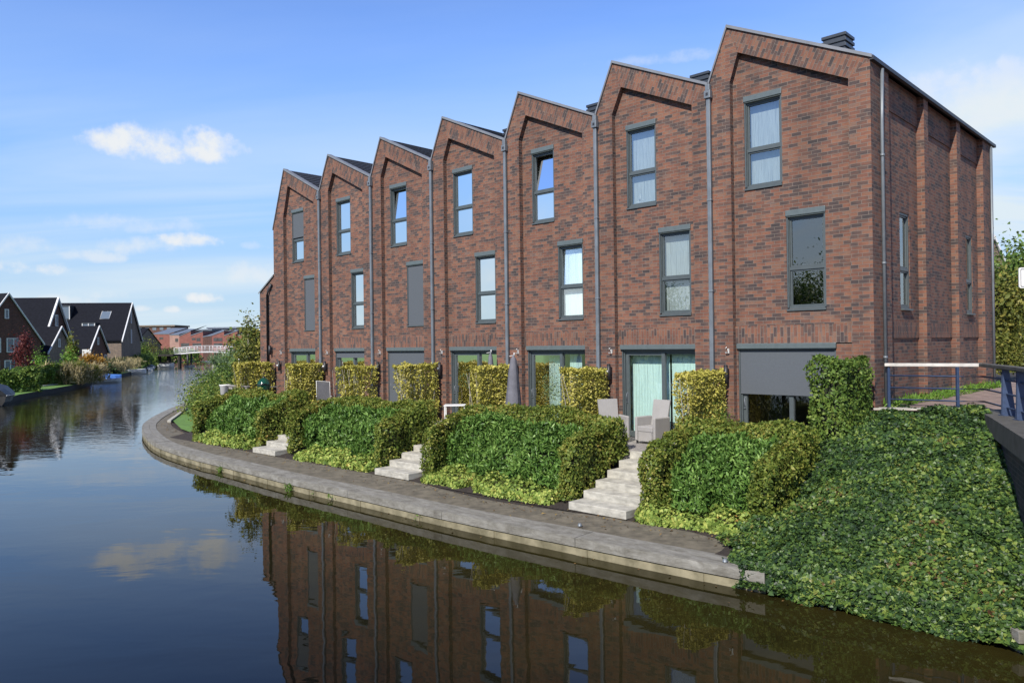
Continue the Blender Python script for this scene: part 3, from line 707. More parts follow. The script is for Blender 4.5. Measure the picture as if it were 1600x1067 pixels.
# ================================================================= water, land, quay, path
def catmull(P, n):
    P = [np.array(p, float) for p in P]; out = []
    for i in range(len(P) - 1):
        p0 = P[max(i - 1, 0)]; p1 = P[i]; p2 = P[i + 1]; p3 = P[min(i + 2, len(P) - 1)]
        for k in range(n):
            u = k / n
            out.append(.5 * ((2 * p1) + (-p0 + p2) * u + (2 * p0 - 5 * p1 + 4 * p2 - p3) * u * u + (-p0 + 3 * p1 - 3 * p2 + p3) * u ** 3))
    out.append(P[-1]); return out
def resample(P, n):
    P = np.array([p[:2] for p in P]); d = np.r_[0, np.cumsum(np.linalg.norm(np.diff(P, axis=0), axis=1))]
    s_ = np.linspace(0, d[-1], n); return np.stack([np.interp(s_, d, P[:, 0]), np.interp(s_, d, P[:, 1])], 1)
ZC = .32
cap_px = [(1196, 894), (1172, 890), (1020, 862), (900, 839), (700, 800), (544, 766), (450, 746), (356, 723), (294, 708), (244, 691), (226, 676), (223, 667), (228, 659), (247, 647), (281, 632), (309, 624), (330, 612)]
cap_out = np.array(catmull([G(x, y, ZC)[:2] for x, y in cap_px], 8))
def offset(P, d):
    t_ = np.gradient(P, axis=0); t_ /= np.linalg.norm(t_, axis=1, keepdims=True)
    return P + np.stack([t_[:, 1], -t_[:, 0]], 1) * d
cap_in = offset(cap_out, .56)
path_px = [(1215, 868), (1165, 852), (1050, 822), (990, 812), (897, 799), (755, 778), (650, 752), (592, 741), (460, 714), (403, 705), (330, 690), (282, 673), (267, 662), (270, 653), (292, 640), (325, 619)]
path_in = np.array(catmull([G(x, y, ZC)[:2] for x, y in path_px], 6))

def water_mat():
    m, nt, b, out = nmat('canal_water')
    b.inputs['Base Color'].default_value = (.030, .026, .009, 1); b.inputs['Roughness'].default_value = .015; 
    g = nt.nodes.new('ShaderNodeNewGeometry'); pos = g.outputs['Position']
    a = noise(nt, 1.0, 3, .5, coord=pos, sc=(.55, .9, 1), dist=.3)
    f = noise(nt, 1.0, 3, .5, coord=pos, sc=(1.6, 3.4, 1), dist=.4)
    sp_ = nt.nodes.new('ShaderNodeSeparateXYZ'); nt.links.new(pos, sp_.inputs[0])
    far = nt.nodes.new('ShaderNodeMapRange'); nt.links.new(sp_.outputs[1], far.inputs[0]); far.inputs[1].default_value = 26; far.inputs[2].default_value = 95; far.inputs[3].default_value = .10; far.inputs[4].default_value = 8.
    io = nt.nodes.new('ShaderNodeMapRange'); nt.links.new(sp_.outputs[1], io.inputs[0]); io.inputs[1].default_value = 10; io.inputs[2].default_value = 60; io.inputs[3].default_value = 1.25; io.inputs[4].default_value = 1.55; nt.links.new(io.outputs[0], b.inputs['IOR'])
    patch = noise(nt, .05, 3, .5, coord=pos, sc=(1, .6, 1))
    far2 = mmath(nt, 'MULTIPLY', far.outputs[0], ramp(nt, patch, [(.35, (.5, .5, .5)), (.62, (1.3, 1.3, 1.3))]))
    h = mmath(nt, 'ADD', mmath(nt, 'MULTIPLY', a, .5), mmath(nt, 'MULTIPLY', mmath(nt, 'MULTIPLY', f, far2), .55))
    bump(nt, b, h, .010, 1.)
    # algae film and mud seen through the surface near the quay
    n = noise(nt, .5, 5, .6, coord=pos)
    shal = nt.nodes.new('ShaderNodeMapRange'); dl = nt.nodes.new('ShaderNodeVectorMath'); dl.operation = 'DOT_PRODUCT'; nt.links.new(pos, dl.inputs[0]); dl.inputs[1].default_value = (-sx, -sy, 0); nt.links.new(dl.outputs['Value'], shal.inputs[0]); shal.inputs[1].default_value = 13.0 - CX * sx - CY * sy; shal.inputs[2].default_value = 7.5 - CX * sx - CY * sy
    nt.links.new(mixc(nt, shal.outputs[0], (.0015, .0022, .003), ramp(nt, n, [(.3, (.010, .009, .003)), (.7, (.024, .020, .005))])), b.inputs['Base Color'])
    return m
M['water'] = water_mat()
w = MB(); w.poly([(-900, -200, 0), (500, -200, 0), (500, 600, 0), (-900, 600, 0)]); tag(w.build('water', M['water'], origin=(0, 0, 0)), kind='structure')

def flat(name, pts, z, mat, kind='structure'):
    bm = bmesh.new(); vs = [bm.verts.new((p[0], p[1], z)) for p in pts]
    f = bm.faces.new(vs); bm.normal_update()
    if f.normal.z < 0: f.normal_flip()
    bmesh.ops.triangulate(bm, faces=bm.faces[:])
    me = bpy.data.meshes.new(name); bm.to_mesh(me); bm.free(); me.materials.append(mat)
    uv = me.uv_layers.new(name='UVMap')
    for l in me.loops: c = me.vertices[l.vertex_index].co; uv.data[l.index].uv = (c.x, c.y)
    o = bpy.data.objects.new(name, me); COL.objects.link(o); return tag(o, kind=kind)
M['land'] = simple('meadow_ground', (.075, .105, .03), .95, .3, .6)
left_px = [(-260, 690), (0, 634), (30, 625), (75, 616), (120, 607), (150, 597.5), (187, 590), (229, 578), (252, 572), (268, 569), (281, 565), (300, 560), (318, 557.5)]
LB = [G(x, y, 0) for x, y in left_px]
flat('ground_left_bank', [p[:2] for p in LB] + [(-130, 366), (-1500, 366), (-1500, -100), (-120, -60), (-60, 5)], .42, M['grass'])
right_far = [G(x, y, 0)[:2] for x, y in [(322, 606), (334, 590), (350, 573), (356, 563), (358, 559)]]
flat('ground_right_bank', [tuple(p) for p in path_in] + right_far + [(-120, 366), (1500, 366), (1500, 12.9), (6.5, 12.9)], .27, M['soil'])
flat('ground_far', [(-2500, 366), (2500, 366), (2500, 3000), (-2500, 3000)], .41, M['land'])
M['bankface'] = simple('dark_bank_timber', (.022, .020, .016), .9, .3, 3)
bk = MB()
for p, q in zip(LB[:-1], LB[1:]): bk.poly([(p[0], p[1], -.3), (q[0], q[1], -.3), (q[0], q[1], .44), (p[0], p[1], .44)])
tag(bk.build('bank_edge', M['bankface']), kind='structure')

M['path'] = simple('footpath_asphalt', (.118, .102, .073), .92, .26, 4.5, bmp=.004, detail=12)
N_ = 120
A_ = resample(offset(cap_out, .555), N_); B_ = resample(path_in, N_)
pm = MB()
for i in range(N_ - 1): pm.poly([(*A_[i], ZC - .02), (*A_[i + 1], ZC - .02), (*B_[i + 1], ZC - .02), (*B_[i], ZC - .02)])
tag(pm.build('path', M['path']), kind='structure')

# quay: timber cap boards in lengths, waling, concrete sheet below
def wood_mat():
    m, nt, b, out = nmat('weathered_quay_timber')
    uv_ = nt.nodes.new('ShaderNodeUVMap'); uv_.uv_map = 'UVMap'
    n = noise(nt, 1.0, 9, .75, coord=uv_.outputs[0], sc=(2.2, 5, 1), dist=.5); n2 = noise(nt, 1.0, 5, .75, coord=uv_.outputs[0], sc=(3, 42, 1))
    c = ramp(nt, n, [(.28, (.075, .068, .055)), (.45, (.15, .142, .122)), (.6, (.22, .212, .19)), (.75, (.31, .30, .27))])
    c = mixc(nt, .6, c, ramp(nt, n2, [(.25, (.55, .55, .52)), (.7, (1.15, 1.15, 1.15))]), 'MULTIPLY')
    nt.links.new(c, b.inputs['Base Color']); b.inputs['Roughness'].default_value = .85; bump(nt, b, n2, .006); return m
M['quaywood'] = wood_mat()
M['sheet'] = simple('stained_quay_wall', (.21, .185, .12), .9, .3, 2.2, col2=(.07, .062, .032), detail=7)
def run(mb, P, o0, o1, z0, z1):
    A, B = offset(P, o0), offset(P, o1)
    for i in range(len(P) - 1):
        a, b_, c, d = A[i], A[i + 1], B[i + 1], B[i]
        mb.poly([(*a, z1), (*b_, z1), (*c, z1), (*d, z1)]); mb.poly([(*a, z0), (*b_, z0), (*b_, z1), (*a, z1)]); mb.poly([(*d, z0), (*c, z0), (*c, z1), (*d, z1)]); mb.poly([(*a, z0), (*b_, z0), (*c, z0), (*d, z0)])
    for i in (0, len(P) - 1): mb.poly([(*A[i], z0), (*B[i], z0), (*B[i], z1), (*A[i], z1)])
dq = np.r_[0, np.cumsum(np.linalg.norm(np.diff(cap_out, axis=0), axis=1))]
dense = resample(cap_out, int(dq[-1] / .25)); per = 14
quay = empty('quay_wall', tuple(G(700, 800, ZC)), 'low timber capped quay wall curving along the footpath at the water', 'quay')
caps = MB(); fas = MB(); R_ = random.Random(3)
i = 0
while i < len(dense) - 2:
    seg = dense[i:i + per + 1]
    if len(seg) < 3: break
    seg = seg.copy(); tdir = seg[1] - seg[0]; tdir /= np.linalg.norm(tdir); seg[0] = seg[0] + tdir * .006
    tdir = seg[-1] - seg[-2]; tdir /= np.linalg.norm(tdir); seg[-1] = seg[-1] - tdir * .006
    j = R_.uniform(-.004, .004)
    run(caps, seg, .012, .275, ZC - .075, ZC + j); run(caps, seg, .283, .548, ZC - .075, ZC + j + .002)
    run(fas, seg, -.03, .006, ZC - .165, ZC - .006)
    i += per
caps.build('timber_cap', M['quaywood'], quay); fas.build('fascia_board', M['quaywood'], quay)
sh_ = MB(); run(sh_, dense, .0, .3, -.5, ZC - .19); run(sh_, dense, .05, .25, ZC - .2, ZC - .08)
for q0 in range(4, len(dense) - 4, 9): run(sh_, dense[q0:q0 + 2] if False else dense[q0:q0 + 2], -.015, .0, -.5, ZC - .19)
sh_.build('sheet_wall', M['sheet'], quay)
tube_ = MB()
for (x, y) in [(906, 821), (1133, 877)]:
    c = G(x, y, ZC + .01); tube_.lathe(c, [(.0, .05), (.03, .045), (.045, .0)], 10)
tube_.build('mooring_stud', M['zinc'], quay)

# ================================================================= terraces, slope and steps
tr = MB(T); tr.box(.36, 27.6, 0.02 - .14, 1.97, ZT - .3, ZT); tag(tr.build('terrace', M['paving']), kind='structure')
sl_ = MB(T)
def gz(L): return ZT - .06 - (np.clip(L, 1.97, 4.2) - 1.97) * .425
for t0 in np.arange(.3, 25.4, .9):
    for (u, v) in ((1.97, 2.7), (2.7, 3.4), (3.4, 4.3)):
        sl_.poly([(t0, u, gz(u) - .2), (t0 + .9, u, gz(u) - .2), (t0 + .9, v, max(gz(v) - .2, -3.53)), (t0, v, max(gz(v) - .2, -3.53))])
tag(sl_.build('garden_slope', M['soil']), kind='structure')
TL = [4.28, 3.78, 3.36, 2.92, 2.48, 2.05]
for n_, t0 in enumerate((3.3, 10.2, 17.1)):
    lab = ['pale concrete garden steps leading up to the grey wicker chairs', 'pale concrete garden steps in the middle, ending below the closed grey parasol', 'pale concrete garden steps farthest along the path, mostly hidden between hedges'][n_]
    r = empty('garden_steps', T(t0 + .74, 4.2, -3.52), lab, 'steps', 'concrete garden steps')
    for i, L in enumerate(TL):
        b_ = MB(T); top = -3.50 + .165 * (i + 1); wv = .004 * ((i * 7) % 3)
        b_.box(t0 + wv, t0 + 1.48 - wv, 1.9 if i == 5 else TL[i + 1] - .12, L, top - .17, top)
        b_.build('step', M['concrete'], r, bevel=.012)

# ================================================================= hedges and planting
def hedge(name, lab, cat, group, a0, a1, b0, b1, zb, zt, n, size, mat, aspect=.62, lump=.06, depth=.05, parent=None, part='leaves', rnd=.12, shape=4, core=True, seed=1, spread=.6):
    root = parent or empty(name, T((a0 + a1) / 2, (b0 + b1) / 2, float(zb(np.array([(a0 + a1) / 2]), np.array([(b0 + b1) / 2]))[0])), lab, cat, group)
    P, Nn = shell(n, a0, a1, b0, b1, zb, zt, lump, depth, seed=seed, rnd=rnd)
    P, Nn = to_T(P, Nn); leaf_mesh(part, P, Nn, size, mat, root, aspect=aspect, shape=shape, spread=spread, up=1.1 if aspect < .4 else 0.)
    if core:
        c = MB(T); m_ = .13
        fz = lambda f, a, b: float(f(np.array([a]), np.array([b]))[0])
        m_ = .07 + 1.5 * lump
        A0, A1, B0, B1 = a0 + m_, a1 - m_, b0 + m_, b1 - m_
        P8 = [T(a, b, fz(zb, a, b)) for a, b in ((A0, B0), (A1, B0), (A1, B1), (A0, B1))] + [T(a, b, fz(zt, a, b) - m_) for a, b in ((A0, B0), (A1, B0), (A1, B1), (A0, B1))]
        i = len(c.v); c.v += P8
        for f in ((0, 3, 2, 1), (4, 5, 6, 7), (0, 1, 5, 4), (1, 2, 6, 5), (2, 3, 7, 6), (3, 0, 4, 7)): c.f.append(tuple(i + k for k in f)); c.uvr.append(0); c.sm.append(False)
        c.build('shade_core', M['core'], root)  # solid dark box behind the leaves, standing in for the shade inside
    return root
cst = lambda z: (lambda a, b: np.full_like(np.asarray(a, float), z))
beds = [(.35, 3.27, 'beside the ivy slope'), (4.83, 10.15, 'between the nearest and middle steps'), (11.73, 17.05, 'between the middle and farthest steps'), (18.63, 24.15, 'left of the farthest steps')]
for n_, (t0, t1, where) in enumerate(beds):
    dens = [1.25, 1.0, .8, .6][n_]; ls = [.062, .066, .075, .085][n_]
    zb = lambda a, b: gz(b)
    back = lambda a, b: -1.70 + .04 * np.sin(a * 2.1) + 0 * b
    arm = lambda a, b: -1.72 - (np.maximum(b, 2.2) - 2.2) * .27
    root = empty('beech_hedge', T((t0 + t1) / 2, 2.2, ZT), 'clipped green and bronze beech hedge framing the bed ' + where, 'hedge', 'beech hedges framing the beds')
    for (a0, a1, b0, b1, f, w_) in ((t0, t1, 1.95, 2.5, back, 1.), (t0, t0 + .55, 2.4, 3.95, arm, .9), (t1 - .55, t1, 2.4, 3.95, arm, .9)):
        area = (a1 - a0) * (b1 - b0) + 1.0 * 2 * ((a1 - a0) + (b1 - b0))
        hedge('', '', '', '', a0, a1, b0, b1, zb, f, int(area * 1500 * dens), ls, M['l_beech'], parent=root, part='leaves', seed=n_ * 5 + int(b0 * 3), lump=.10, rnd=.2, depth=.07)
    # laurels
    nl = {0: 2, 1: 3, 2: 3, 3: 4}[n_]; a_, b_ = t0 + .5, t1 - .5; wd = (b_ - a_) / nl
    for j in range(nl):
        u, v = a_ + j * wd - .06, a_ + (j + 1) * wd + .06
        ztl = lambda a, b, jj=j: -1.93 - (np.maximum(b, 2.5) - 2.5) * .55 + .07 * np.sin(a * 3 + jj)
        posn = {2: ['right hand', 'left hand'], 3: ['right hand', 'middle', 'left hand'], 4: ['rightmost', 'second from right', 'third from right', 'leftmost']}[nl][j]
        hedge('laurel_shrub', 'glossy green cherry laurel, ' + posn + ' in the bed ' + where, 'shrub', 'laurel shrubs in the beds', u, v, 2.45, 3.55 + .1 * math.sin(j * 2.3 + n_), zb, ztl, int(wd * 3300 * dens + 1500), [.115, .12, .13, .14][n_], M['l_laurel'] if (n_ + j) % 3 else M['l_laurel'], aspect=.36, lump=.13, depth=.08, rnd=.3, seed=n_ * 7 + j, part='leaves', spread=.8)
    # low geraniums along the path
    gaps = {0: [(t0 + .3, t1 - .15)], 1: [(t0 + .5, t1 - 2.2), (t1 - 1.9, t1 - .3)], 2: [(t0 + .3, t0 + 1.7), (t0 + 1.8, t1 - .9)], 3: [(t0 + .5, t0 + 2.4), (t0 + 2.6, t1 - .5)]}[n_]
    PP = []
    for (u, v) in gaps:
        P, Nn = shell(int((v - u) * 2100 * dens), u, v, 3.35, 4.24 - .02 * n_, cst(-3.5), lambda a, b: -3.14 + .05 * np.sin(a * 5) - np.maximum(b - 3.45, 0) * .28, .07, .05, seed=n_, rnd=.3); PP.append((P, Nn))
    P = np.concatenate([p[0] for p in PP]); Nn = np.concatenate([p[1] for p in PP]); P, Nn = to_T(P, Nn)
    o = leaf_mesh('geranium_cover', P, Nn, .07 if n_ < 2 else .085, M['l_cover'], aspect=.9, spread=.5); tag(o, 'low yellow green geranium leaves at the foot of the bed ' + where, 'ground cover', kind='stuff')

# golden hedges between the terraces
HN = ['beside the half lowered door screen, first from the right', 'right beside the wicker armchairs', 'in front of the second lamp from the right, left of the wicker chairs', 'left of the big closed parasol', 'beside the fully screened patio door', 'left of the dark mesh chair', 'behind the green barbecue, farthest along the row']
HN = ['right of the wicker armchairs, nearest of the row', 'left of the wicker chairs and right of the closed parasol', 'immediately left of the tall closed parasol', 'covering part of the fully screened patio door', 'thin and see-through before the patio door with the short screen', 'behind the reclining mesh chair', 'behind the green egg shaped barbecue, farthest of the row']
def golden(k):
    tc = [3.57, 7.0, 10.55, 13.97, 17.38, 20.95, 24.85][k]
    r = empty('golden_hedge', T(tc, .95, ZT), 'yellow leaved clipped hedge ' + HN[k], 'hedge', 'golden hedges between the terraces')
    n = [15000, 14000, 11000, 8500, 5200, 9000, 7000][k]
    P = rng.random((n, 3)); sk = rng.random(n)
    P[:, 0] = np.where(sk < .35, 0 + .1 * P[:, 0], np.where(sk < .7, 1 - .1 * P[:, 0], P[:, 0]))
    P[:, 2] = np.where(rng.random(n) < .12, 1 - .05 * P[:, 2], P[:, 2])
    P = np.stack([tc - .19 + .38 * P[:, 0], .14 + (1.58 - .1 * (k % 3)) * P[:, 1], ZT + (1.80 + .03 * ((k * 5) % 4)) * P[:, 2]], 1)
    den = vnoise(P, 5.5, 40 + k) + (P[:, 1] < 1.1) * .8 - (P[:, 1] > 1.45) * .15 + (P[:, 2] > -1.05) * .6 - (P[:, 2] < -2.0) * .3
    P = P[den > [-.9, -1.5, -1.2, -.35, .05, -1.0, -.8][k]]
    Nn = unit(np.stack([(P[:, 0] - tc) * 3, rng.normal(0, .3, len(P)), .25 + 0 * P[:, 0]], 1))
    P = P + np.stack([.04 * vnoise(P, 4, k), .05 * vnoise(P, 5, k + 9), .04 * vnoise(P, 6, k + 3)], 1)
    P, Nn = to_T(P, Nn); leaf_mesh('leaves', P, Nn, [.058, .06, .066, .07, .075, .08, .085][k], M['l_yellow'], r, aspect=.62, spread=.9)
    st = MB(T); q = random.Random(k)
    for j in range(16):
        L0 = .2 + j * .1; t0 = tc + q.uniform(-.12, .12)
        pts = [(t0, L0, ZT), (t0 + q.uniform(-.08, .08), L0 + q.uniform(-.08, .08), ZT + .8), (t0 + q.uniform(-.12, .12), L0 + q.uniform(-.15, .15), ZT + 1.7)]
        st.tube(pts, [.014, .010, .004], 5)
    st.build('stems', M['palebark'], r)
for k in range(7): golden(k)
hedge('corner_hedge', 'tall dark green clipped hedge at the house corner above the ivy slope', 'hedge', None, -.02, .72, .25, 1.6, cst(-2.2), lambda a, b: -.44 + .05 * np.sin(b * 5 + a * 3), 8500, .068, M['l_green'], lump=.08, seed=77)
# ivy slope: soil surface and leaves
def wall_t(L): return -1.78 - .35 * (L + .63)
def ivy_h(t, L):
    h = np.interp(L, [-.6, 0, 1, 2, 3.6, 4.6, 5.6], [-1.46, -1.5, -1.70, -2.10, -2.84, -3.2, -3.48])
    k = np.clip((t + .9) / 1.5, 0, 1); k = k * k * (3 - 2 * k)
    h = h - .30 * k * np.clip((L - .8) / 2, 0, 1)
    h = h + .05 * np.sin(t * 2.3 + L * 1.7) + .035 * np.sin(t * 5.1 - L * 3.3)
    w0 = -1.78 - .35 * (L + .63); h = h + .11 * np.sin(np.pi * np.clip((t - w0) / (.6 - w0), 0, 1)) * np.sin(np.pi * np.clip((L + .3) / 5.9, 0, 1))
    h = np.maximum(h, -3.43 - .05 * np.clip(L - 5, 0, 1))
    ov = np.clip((L - 5.45) / .35, 0, 1); return h - ov * ov * .32
iv = MB(T); nu, nv = 24, 30
def ivp(i, j):
    L = -.5 + 6.25 * j / nv; t = wall_t(L) + (.75 + .05 * (3.9 < L < 5.0) - wall_t(L)) * i / nu
    return (t, L, float(ivy_h(t, L)) - .05)
for i in range(nu):
    for j in range(nv): iv.poly([ivp(i, j), ivp(i + 1, j), ivp(i + 1, j + 1), ivp(i, j + 1)], smooth=True)
tag(iv.build('ivy_slope', M['soil']), kind='structure')
n = 165000
Lr = -.62 + 6.5 * rng.random(n) ** .92; tr_ = wall_t(Lr) - .05 + (1.25 - wall_t(Lr)) * rng.random(n)
lim = np.interp(Lr, [-.6, 1, 3.6, 4.1, 4.7, 5.2, 5.9], [.7, .65, .42, .95, .9, .5, .05]); keep = (tr_ < lim + .10 * np.sin(Lr * 7) + .05 * rng.normal(0, 1, n)) & (vnoise(np.stack([tr_, Lr, 0 * Lr], 1), 3.5, 12) + rng.normal(0, .6, n) > -1.25)
Lr, tr_ = Lr[keep], tr_[keep]
P = np.stack([tr_, Lr, ivy_h(tr_, Lr)], 1); P[:, 2] += np.abs(rng.normal(0, .03, len(P))) + .04 * vnoise(P, 4, 5) + .05 * vnoise(P, 7, 6)
e = 1e-2; gx = (ivy_h(tr_ + e, Lr) - ivy_h(tr_, Lr)) / e; gy = (ivy_h(tr_, Lr + e) - ivy_h(tr_, Lr)) / e
Nn = unit(np.stack([-gx, -gy, np.ones(len(P))], 1))
# curtain hanging over the edge
m_ = 13000; th = wall_t(5.6) + (.06 - wall_t(5.6)) * rng.random(m_); hh = -3.42 - (.36 + .09 * np.sin(th * 6) + .05 * np.sin(th * 17)) * rng.random(m_) ** 1.3
P2 = np.stack([th, 5.72 + .12 * rng.random(m_) + .08 * np.sin(th * 4), hh], 1); N2 = np.tile([0., 1., .5], (m_, 1))
P = np.concatenate([P, P2]); Nn = np.concatenate([Nn, N2]); P, Nn = to_T(P, Nn)
o = leaf_mesh('ivy', P, Nn, .048, M['l_ivy'], aspect=.95, spread=.62, shape=5, fold=.25, svar=.35); tag(o, 'dense green ivy covering the slope down to the water', 'ivy', kind='stuff')

# ================================================================= street, bridge wall, railing
ZS = -1.45 + E
edge = [(9.28, 15.25), (8.49, 13.45), (7.39, 11.08), (6.75, 9.7), (6.3, 8.0), (4.0, 3.0), (1.5, .3), (-9, -1.6)]
M['street'] = brick_mat('street_clinker', [(0, (.13, .09, .08)), (.5, (.22, .15, .125)), (1, (.30, .22, .18))], (.2, .18, .16), bw=.21, bh=.1)
flat('street', [T(.3, 1., 0)[:2] if False else T(.02, .3, 0)[:2]] + edge + [(-9, -9), (80, -30), (90, 120), T(2, -60, 0)[:2], T(.02, -10.5, 0)[:2]], ZS, M['street'])
ew = MB()
wl = [(9.28, 15.25), (8.49, 13.45), (7.39, 11.08), (6.75, 9.7), (6.3, 8.0), (4.0, 3.0)]
for p, q in zip(wl[:-1], wl[1:]): ew.poly([(p[0], p[1], -.5), (q[0], q[1], -.5), (q[0], q[1], ZS - .02), (p[0], p[1], ZS - .02)])
bw_ = empty('bridge_wall', (8.49, 13.45, 0), 'dark brick bridge wall with grey stone coping at the right edge', 'wall')
ew.build('brickwork', M['brick_dark'], bw_)
cw = MB(); Pw = np.array(resample(np.array(wl), 40)); run(cw, Pw, -.44 + .0, .10, ZS - .28, ZS + .05); cw.build('coping', M['stonecap'], bw_)
kb = MB(); Pk = np.array([T(.0, .12, 0)[:2], (8.6, 15.62), (9.28, 15.30)]); run(kb, Pk, -.30, .02, ZS - .12, ZS + .03); tag(kb.build('kerb', M['concrete']), kind='structure')
mt = MB()  # mooring timber at the foot of the wall
mt.box(6.08, 6.46, 9.3, 9.8, .12, .27); mt.box(6.11, 6.44, 9.34, 9.76, -.3, .11)
tag(mt.build('timber_block', M['quaywood'], bevel=.01), 'end block of grey timber quay emerging from the ivy at lower right', 'timber')
def railing():
    r = empty('railing', (8.83, 15.3, ZS), 'blue steel railing with pale timber handrail beside the corner house', 'railing')
    A, Bm, Bd, P3, P4, P5, P6 = (7.93, 16.2), (8.93, 15.42), (9.34, 15.22), (8.86, 13.9), (8.60, 13.1), (8.05, 11.7), (7.2, 9.9)
    top = E - .50
    for p in (A, Bm):
        m = MB(); m.box(p[0] - .025, p[0] + .025, p[1] - .03, p[1] + .03, ZS, top - .07); m.build('post', M['bluepaint'], r, bevel=.006)
    for p in (P3, P4, P5, P6):
        m = MB(); b0 = Vector((p[0], p[1], 0)); n = Vector((.91, -.4, 0)); t_ = Vector((.4, .91, 0))
        for s in (-1, 1):
            c = b0 + t_ * .05 * s
            prof = [(-.02, ZS + .05), (.20, ZS + .05), (.10, top - .07), (.0, top - .07)]
            v = [tuple(c + n * u + t_ * .008 * w + Vector((0, 0, z))) for w in (-1, 1) for u, z in prof]; i = len(m.v); m.v += v
            for f in ((0, 1, 2, 3), (7, 6, 5, 4), (0, 4, 5, 1), (1, 5, 6, 2), (2, 6, 7, 3), (3, 7, 4, 0)): m.f.append(tuple(i + k for k in f)); m.uvr.append(0); m.sm.append(False)
        c = b0 + n * .05; m.box(c.x - .09, c.x + .09, c.y - .09, c.y + .09, ZS + .045, ZS + .062)
        m.build('post', M['bluepaint'], r)
    for z in (E - .76, E - 1.01, E - 1.255):
        m = MB(); m.tube([(p[0] + (.06 if i > 2 else 0), p[1], z) for i, p in enumerate((A, Bm, Bd, P3, P4, P5, P6))], .017, 8); m.build('rail', M['bluepaint'], r)
    def plank(ps, mat, w=.075, name='handrail'):
        m = MB()
        for p, q in zip(ps[:-1], ps[1:]):
            d = Vector((q[0] - p[0], q[1] - p[1], 0)).normalized(); s = Vector((-d.y, d.x, 0)) * w
            v = [(a[0] + s.x * k, a[1] + s.y * k, z) for z in (top - .065, top) for a, k in ((p, -1), (q, -1), (q, 1), (p, 1))]; i = len(m.v); m.v += v
            for f in ((0, 3, 2, 1), (4, 5, 6, 7), (0, 1, 5, 4), (1, 2, 6, 5), (2, 3, 7, 6), (3, 0, 4, 7)): m.f.append(tuple(i + k for k in f)); m.uvr.append(0); m.sm.append(False)
        m.build(name, mat, r, bevel=.008)
    plank([(7.88, 16.24), (9.33, 15.26)], M['palewood']); plank([(9.345, 15.245), (8.93, 13.9), (8.66, 13.1), (8.1, 11.7), (7.25, 9.9)], M['stonecap'], .09)
railing()
# fallen leaves on the path, steps and quay, and a few floating
def litter(n, where, lab, z, size=.05):
    i = rng.integers(2, N_ - 30, n); u = where[0] + (where[1] - where[0]) * rng.random(n)[:, None] ** where[2]
    P = A_[i] * (1 - u) + B_[i] * u + rng.normal(0, .12, (n, 2)); P = np.c_[P, np.full(n, z)]
    o = leaf_mesh('fallen_leaves', P, np.tile([0, 0, 1.], (n, 1)), size, M['l_litter'], spread=.25); tag(o, lab, 'leaves', kind='stuff')
M['l_litter'] = leaf_mat('dry_leaves', [(0, (.05, .03, .015)), (.5, (.14, .08, .03)), (1, (.26, .19, .06))], .7, .1)
litter(900, (.15, 1.0, .5), 'dry fallen leaves scattered along the footpath', ZC + .0)
litter(160, (-.75, -.45, 1.), 'leaves and scum floating beside the quay wall', .012, .055)
# ================================================================= things on the terraces
def arm_chair(t, L, ang, lab, kind):
    c0 = T(t, L, ZT); r = empty('wicker_chair', c0, lab, 'chair', 'grey wicker chairs')
    ca, sa = math.cos(ang), math.sin(ang)
    def fn(x, y, z): return (c0[0] + ca * x - sa * y, c0[1] + sa * x + ca * y, c0[2] + z)   # x right, y back
    H = 1.06
    b = MB(fn); b.poly([(-.25, .24, .40), (.25, .24, .40), (.27, .37, H), (-.27, .37, H)]); b.poly([(-.25, .28, .40), (-.27, .41, H), (.27, .41, H), (.25, .28, .40)])
    b.poly([(-.25, .24, .4), (-.27, .37, H), (-.27, .41, H), (-.25, .28, .4)]); b.poly([(.25, .24, .4), (.25, .28, .4), (.27, .41, H), (.27, .37, H)]); b.poly([(-.27, .37, H), (.27, .37, H), (.27, .41, H), (-.27, .41, H)])
    b.build('backrest', M['wicker'], r)
    s = MB(fn); s.box(-.25, .25, -.28, .25, .30, .43); s.build('seat', M['wicker'], r, bevel=.02)
    k = MB(fn); k.box(-.24, .24, -.27, -.24, .07, .30); k.box(-.25, -.22, -.27, .25, .07, .3); k.box(.22, .25, -.27, .25, .07, .3); k.build('skirt', M['wicker'], r)
    for sx_ in (-1, 1):
        a = MB(fn); a.box(sx_ * .255, sx_ * .335, -.28, .30, .07, .66); a.build('armrest', M['wicker'], r, bevel=.03)
        for yy in (-.25, .25):
            l = MB(fn); l.box(sx_ * .27 - .02, sx_ * .27 + .02, yy - .02, yy + .02, 0, .08); l.build('leg', M['blackpipe'], r)
arm_chair(5.1, .62, R(-52), 'grey wicker armchair with wide arms at the top of the nearest steps', 0)
arm_chair(6.05, .95, R(15), 'grey wicker armchair with tall back showing above the hedge, left of the other one', 0)
def mesh_chair():
    c0 = T(19.45, .95, ZT); r = empty('garden_chair', c0, 'reclining garden chair with dark mesh back and pale frame seen from behind', 'chair')
    def fn(x, y, z): return (c0[0] + x, c0[1] + y, c0[2] + z)
    b = MB(fn); b.poly([(-.23, 0, .5), (.23, -.02, .45), (.23, -.14, 1.18), (-.23, -.12, 1.22)]); b.build('backrest', M['meshback'], r)
    f = MB(fn); f.tube([(-.25, .25, 0), (-.25, 0, .45), (-.25, -.13, 1.24), (.25, -.15, 1.20), (.25, -.02, .43), (.25, .25, 0)], .016, 6); f.build('frame', M['white'], r)
    s = MB(fn); s.box(-.24, .24, 0, .5, .40, .44); s.build('seat', M['meshback'], r)
    for x in (-.27, .27):
        a = MB(fn); a.tube([(x, -.05, .66), (x, .42, .66), (x, .45, 0)], .02, 6); a.build('armrest', M['white'], r)
mesh_chair()
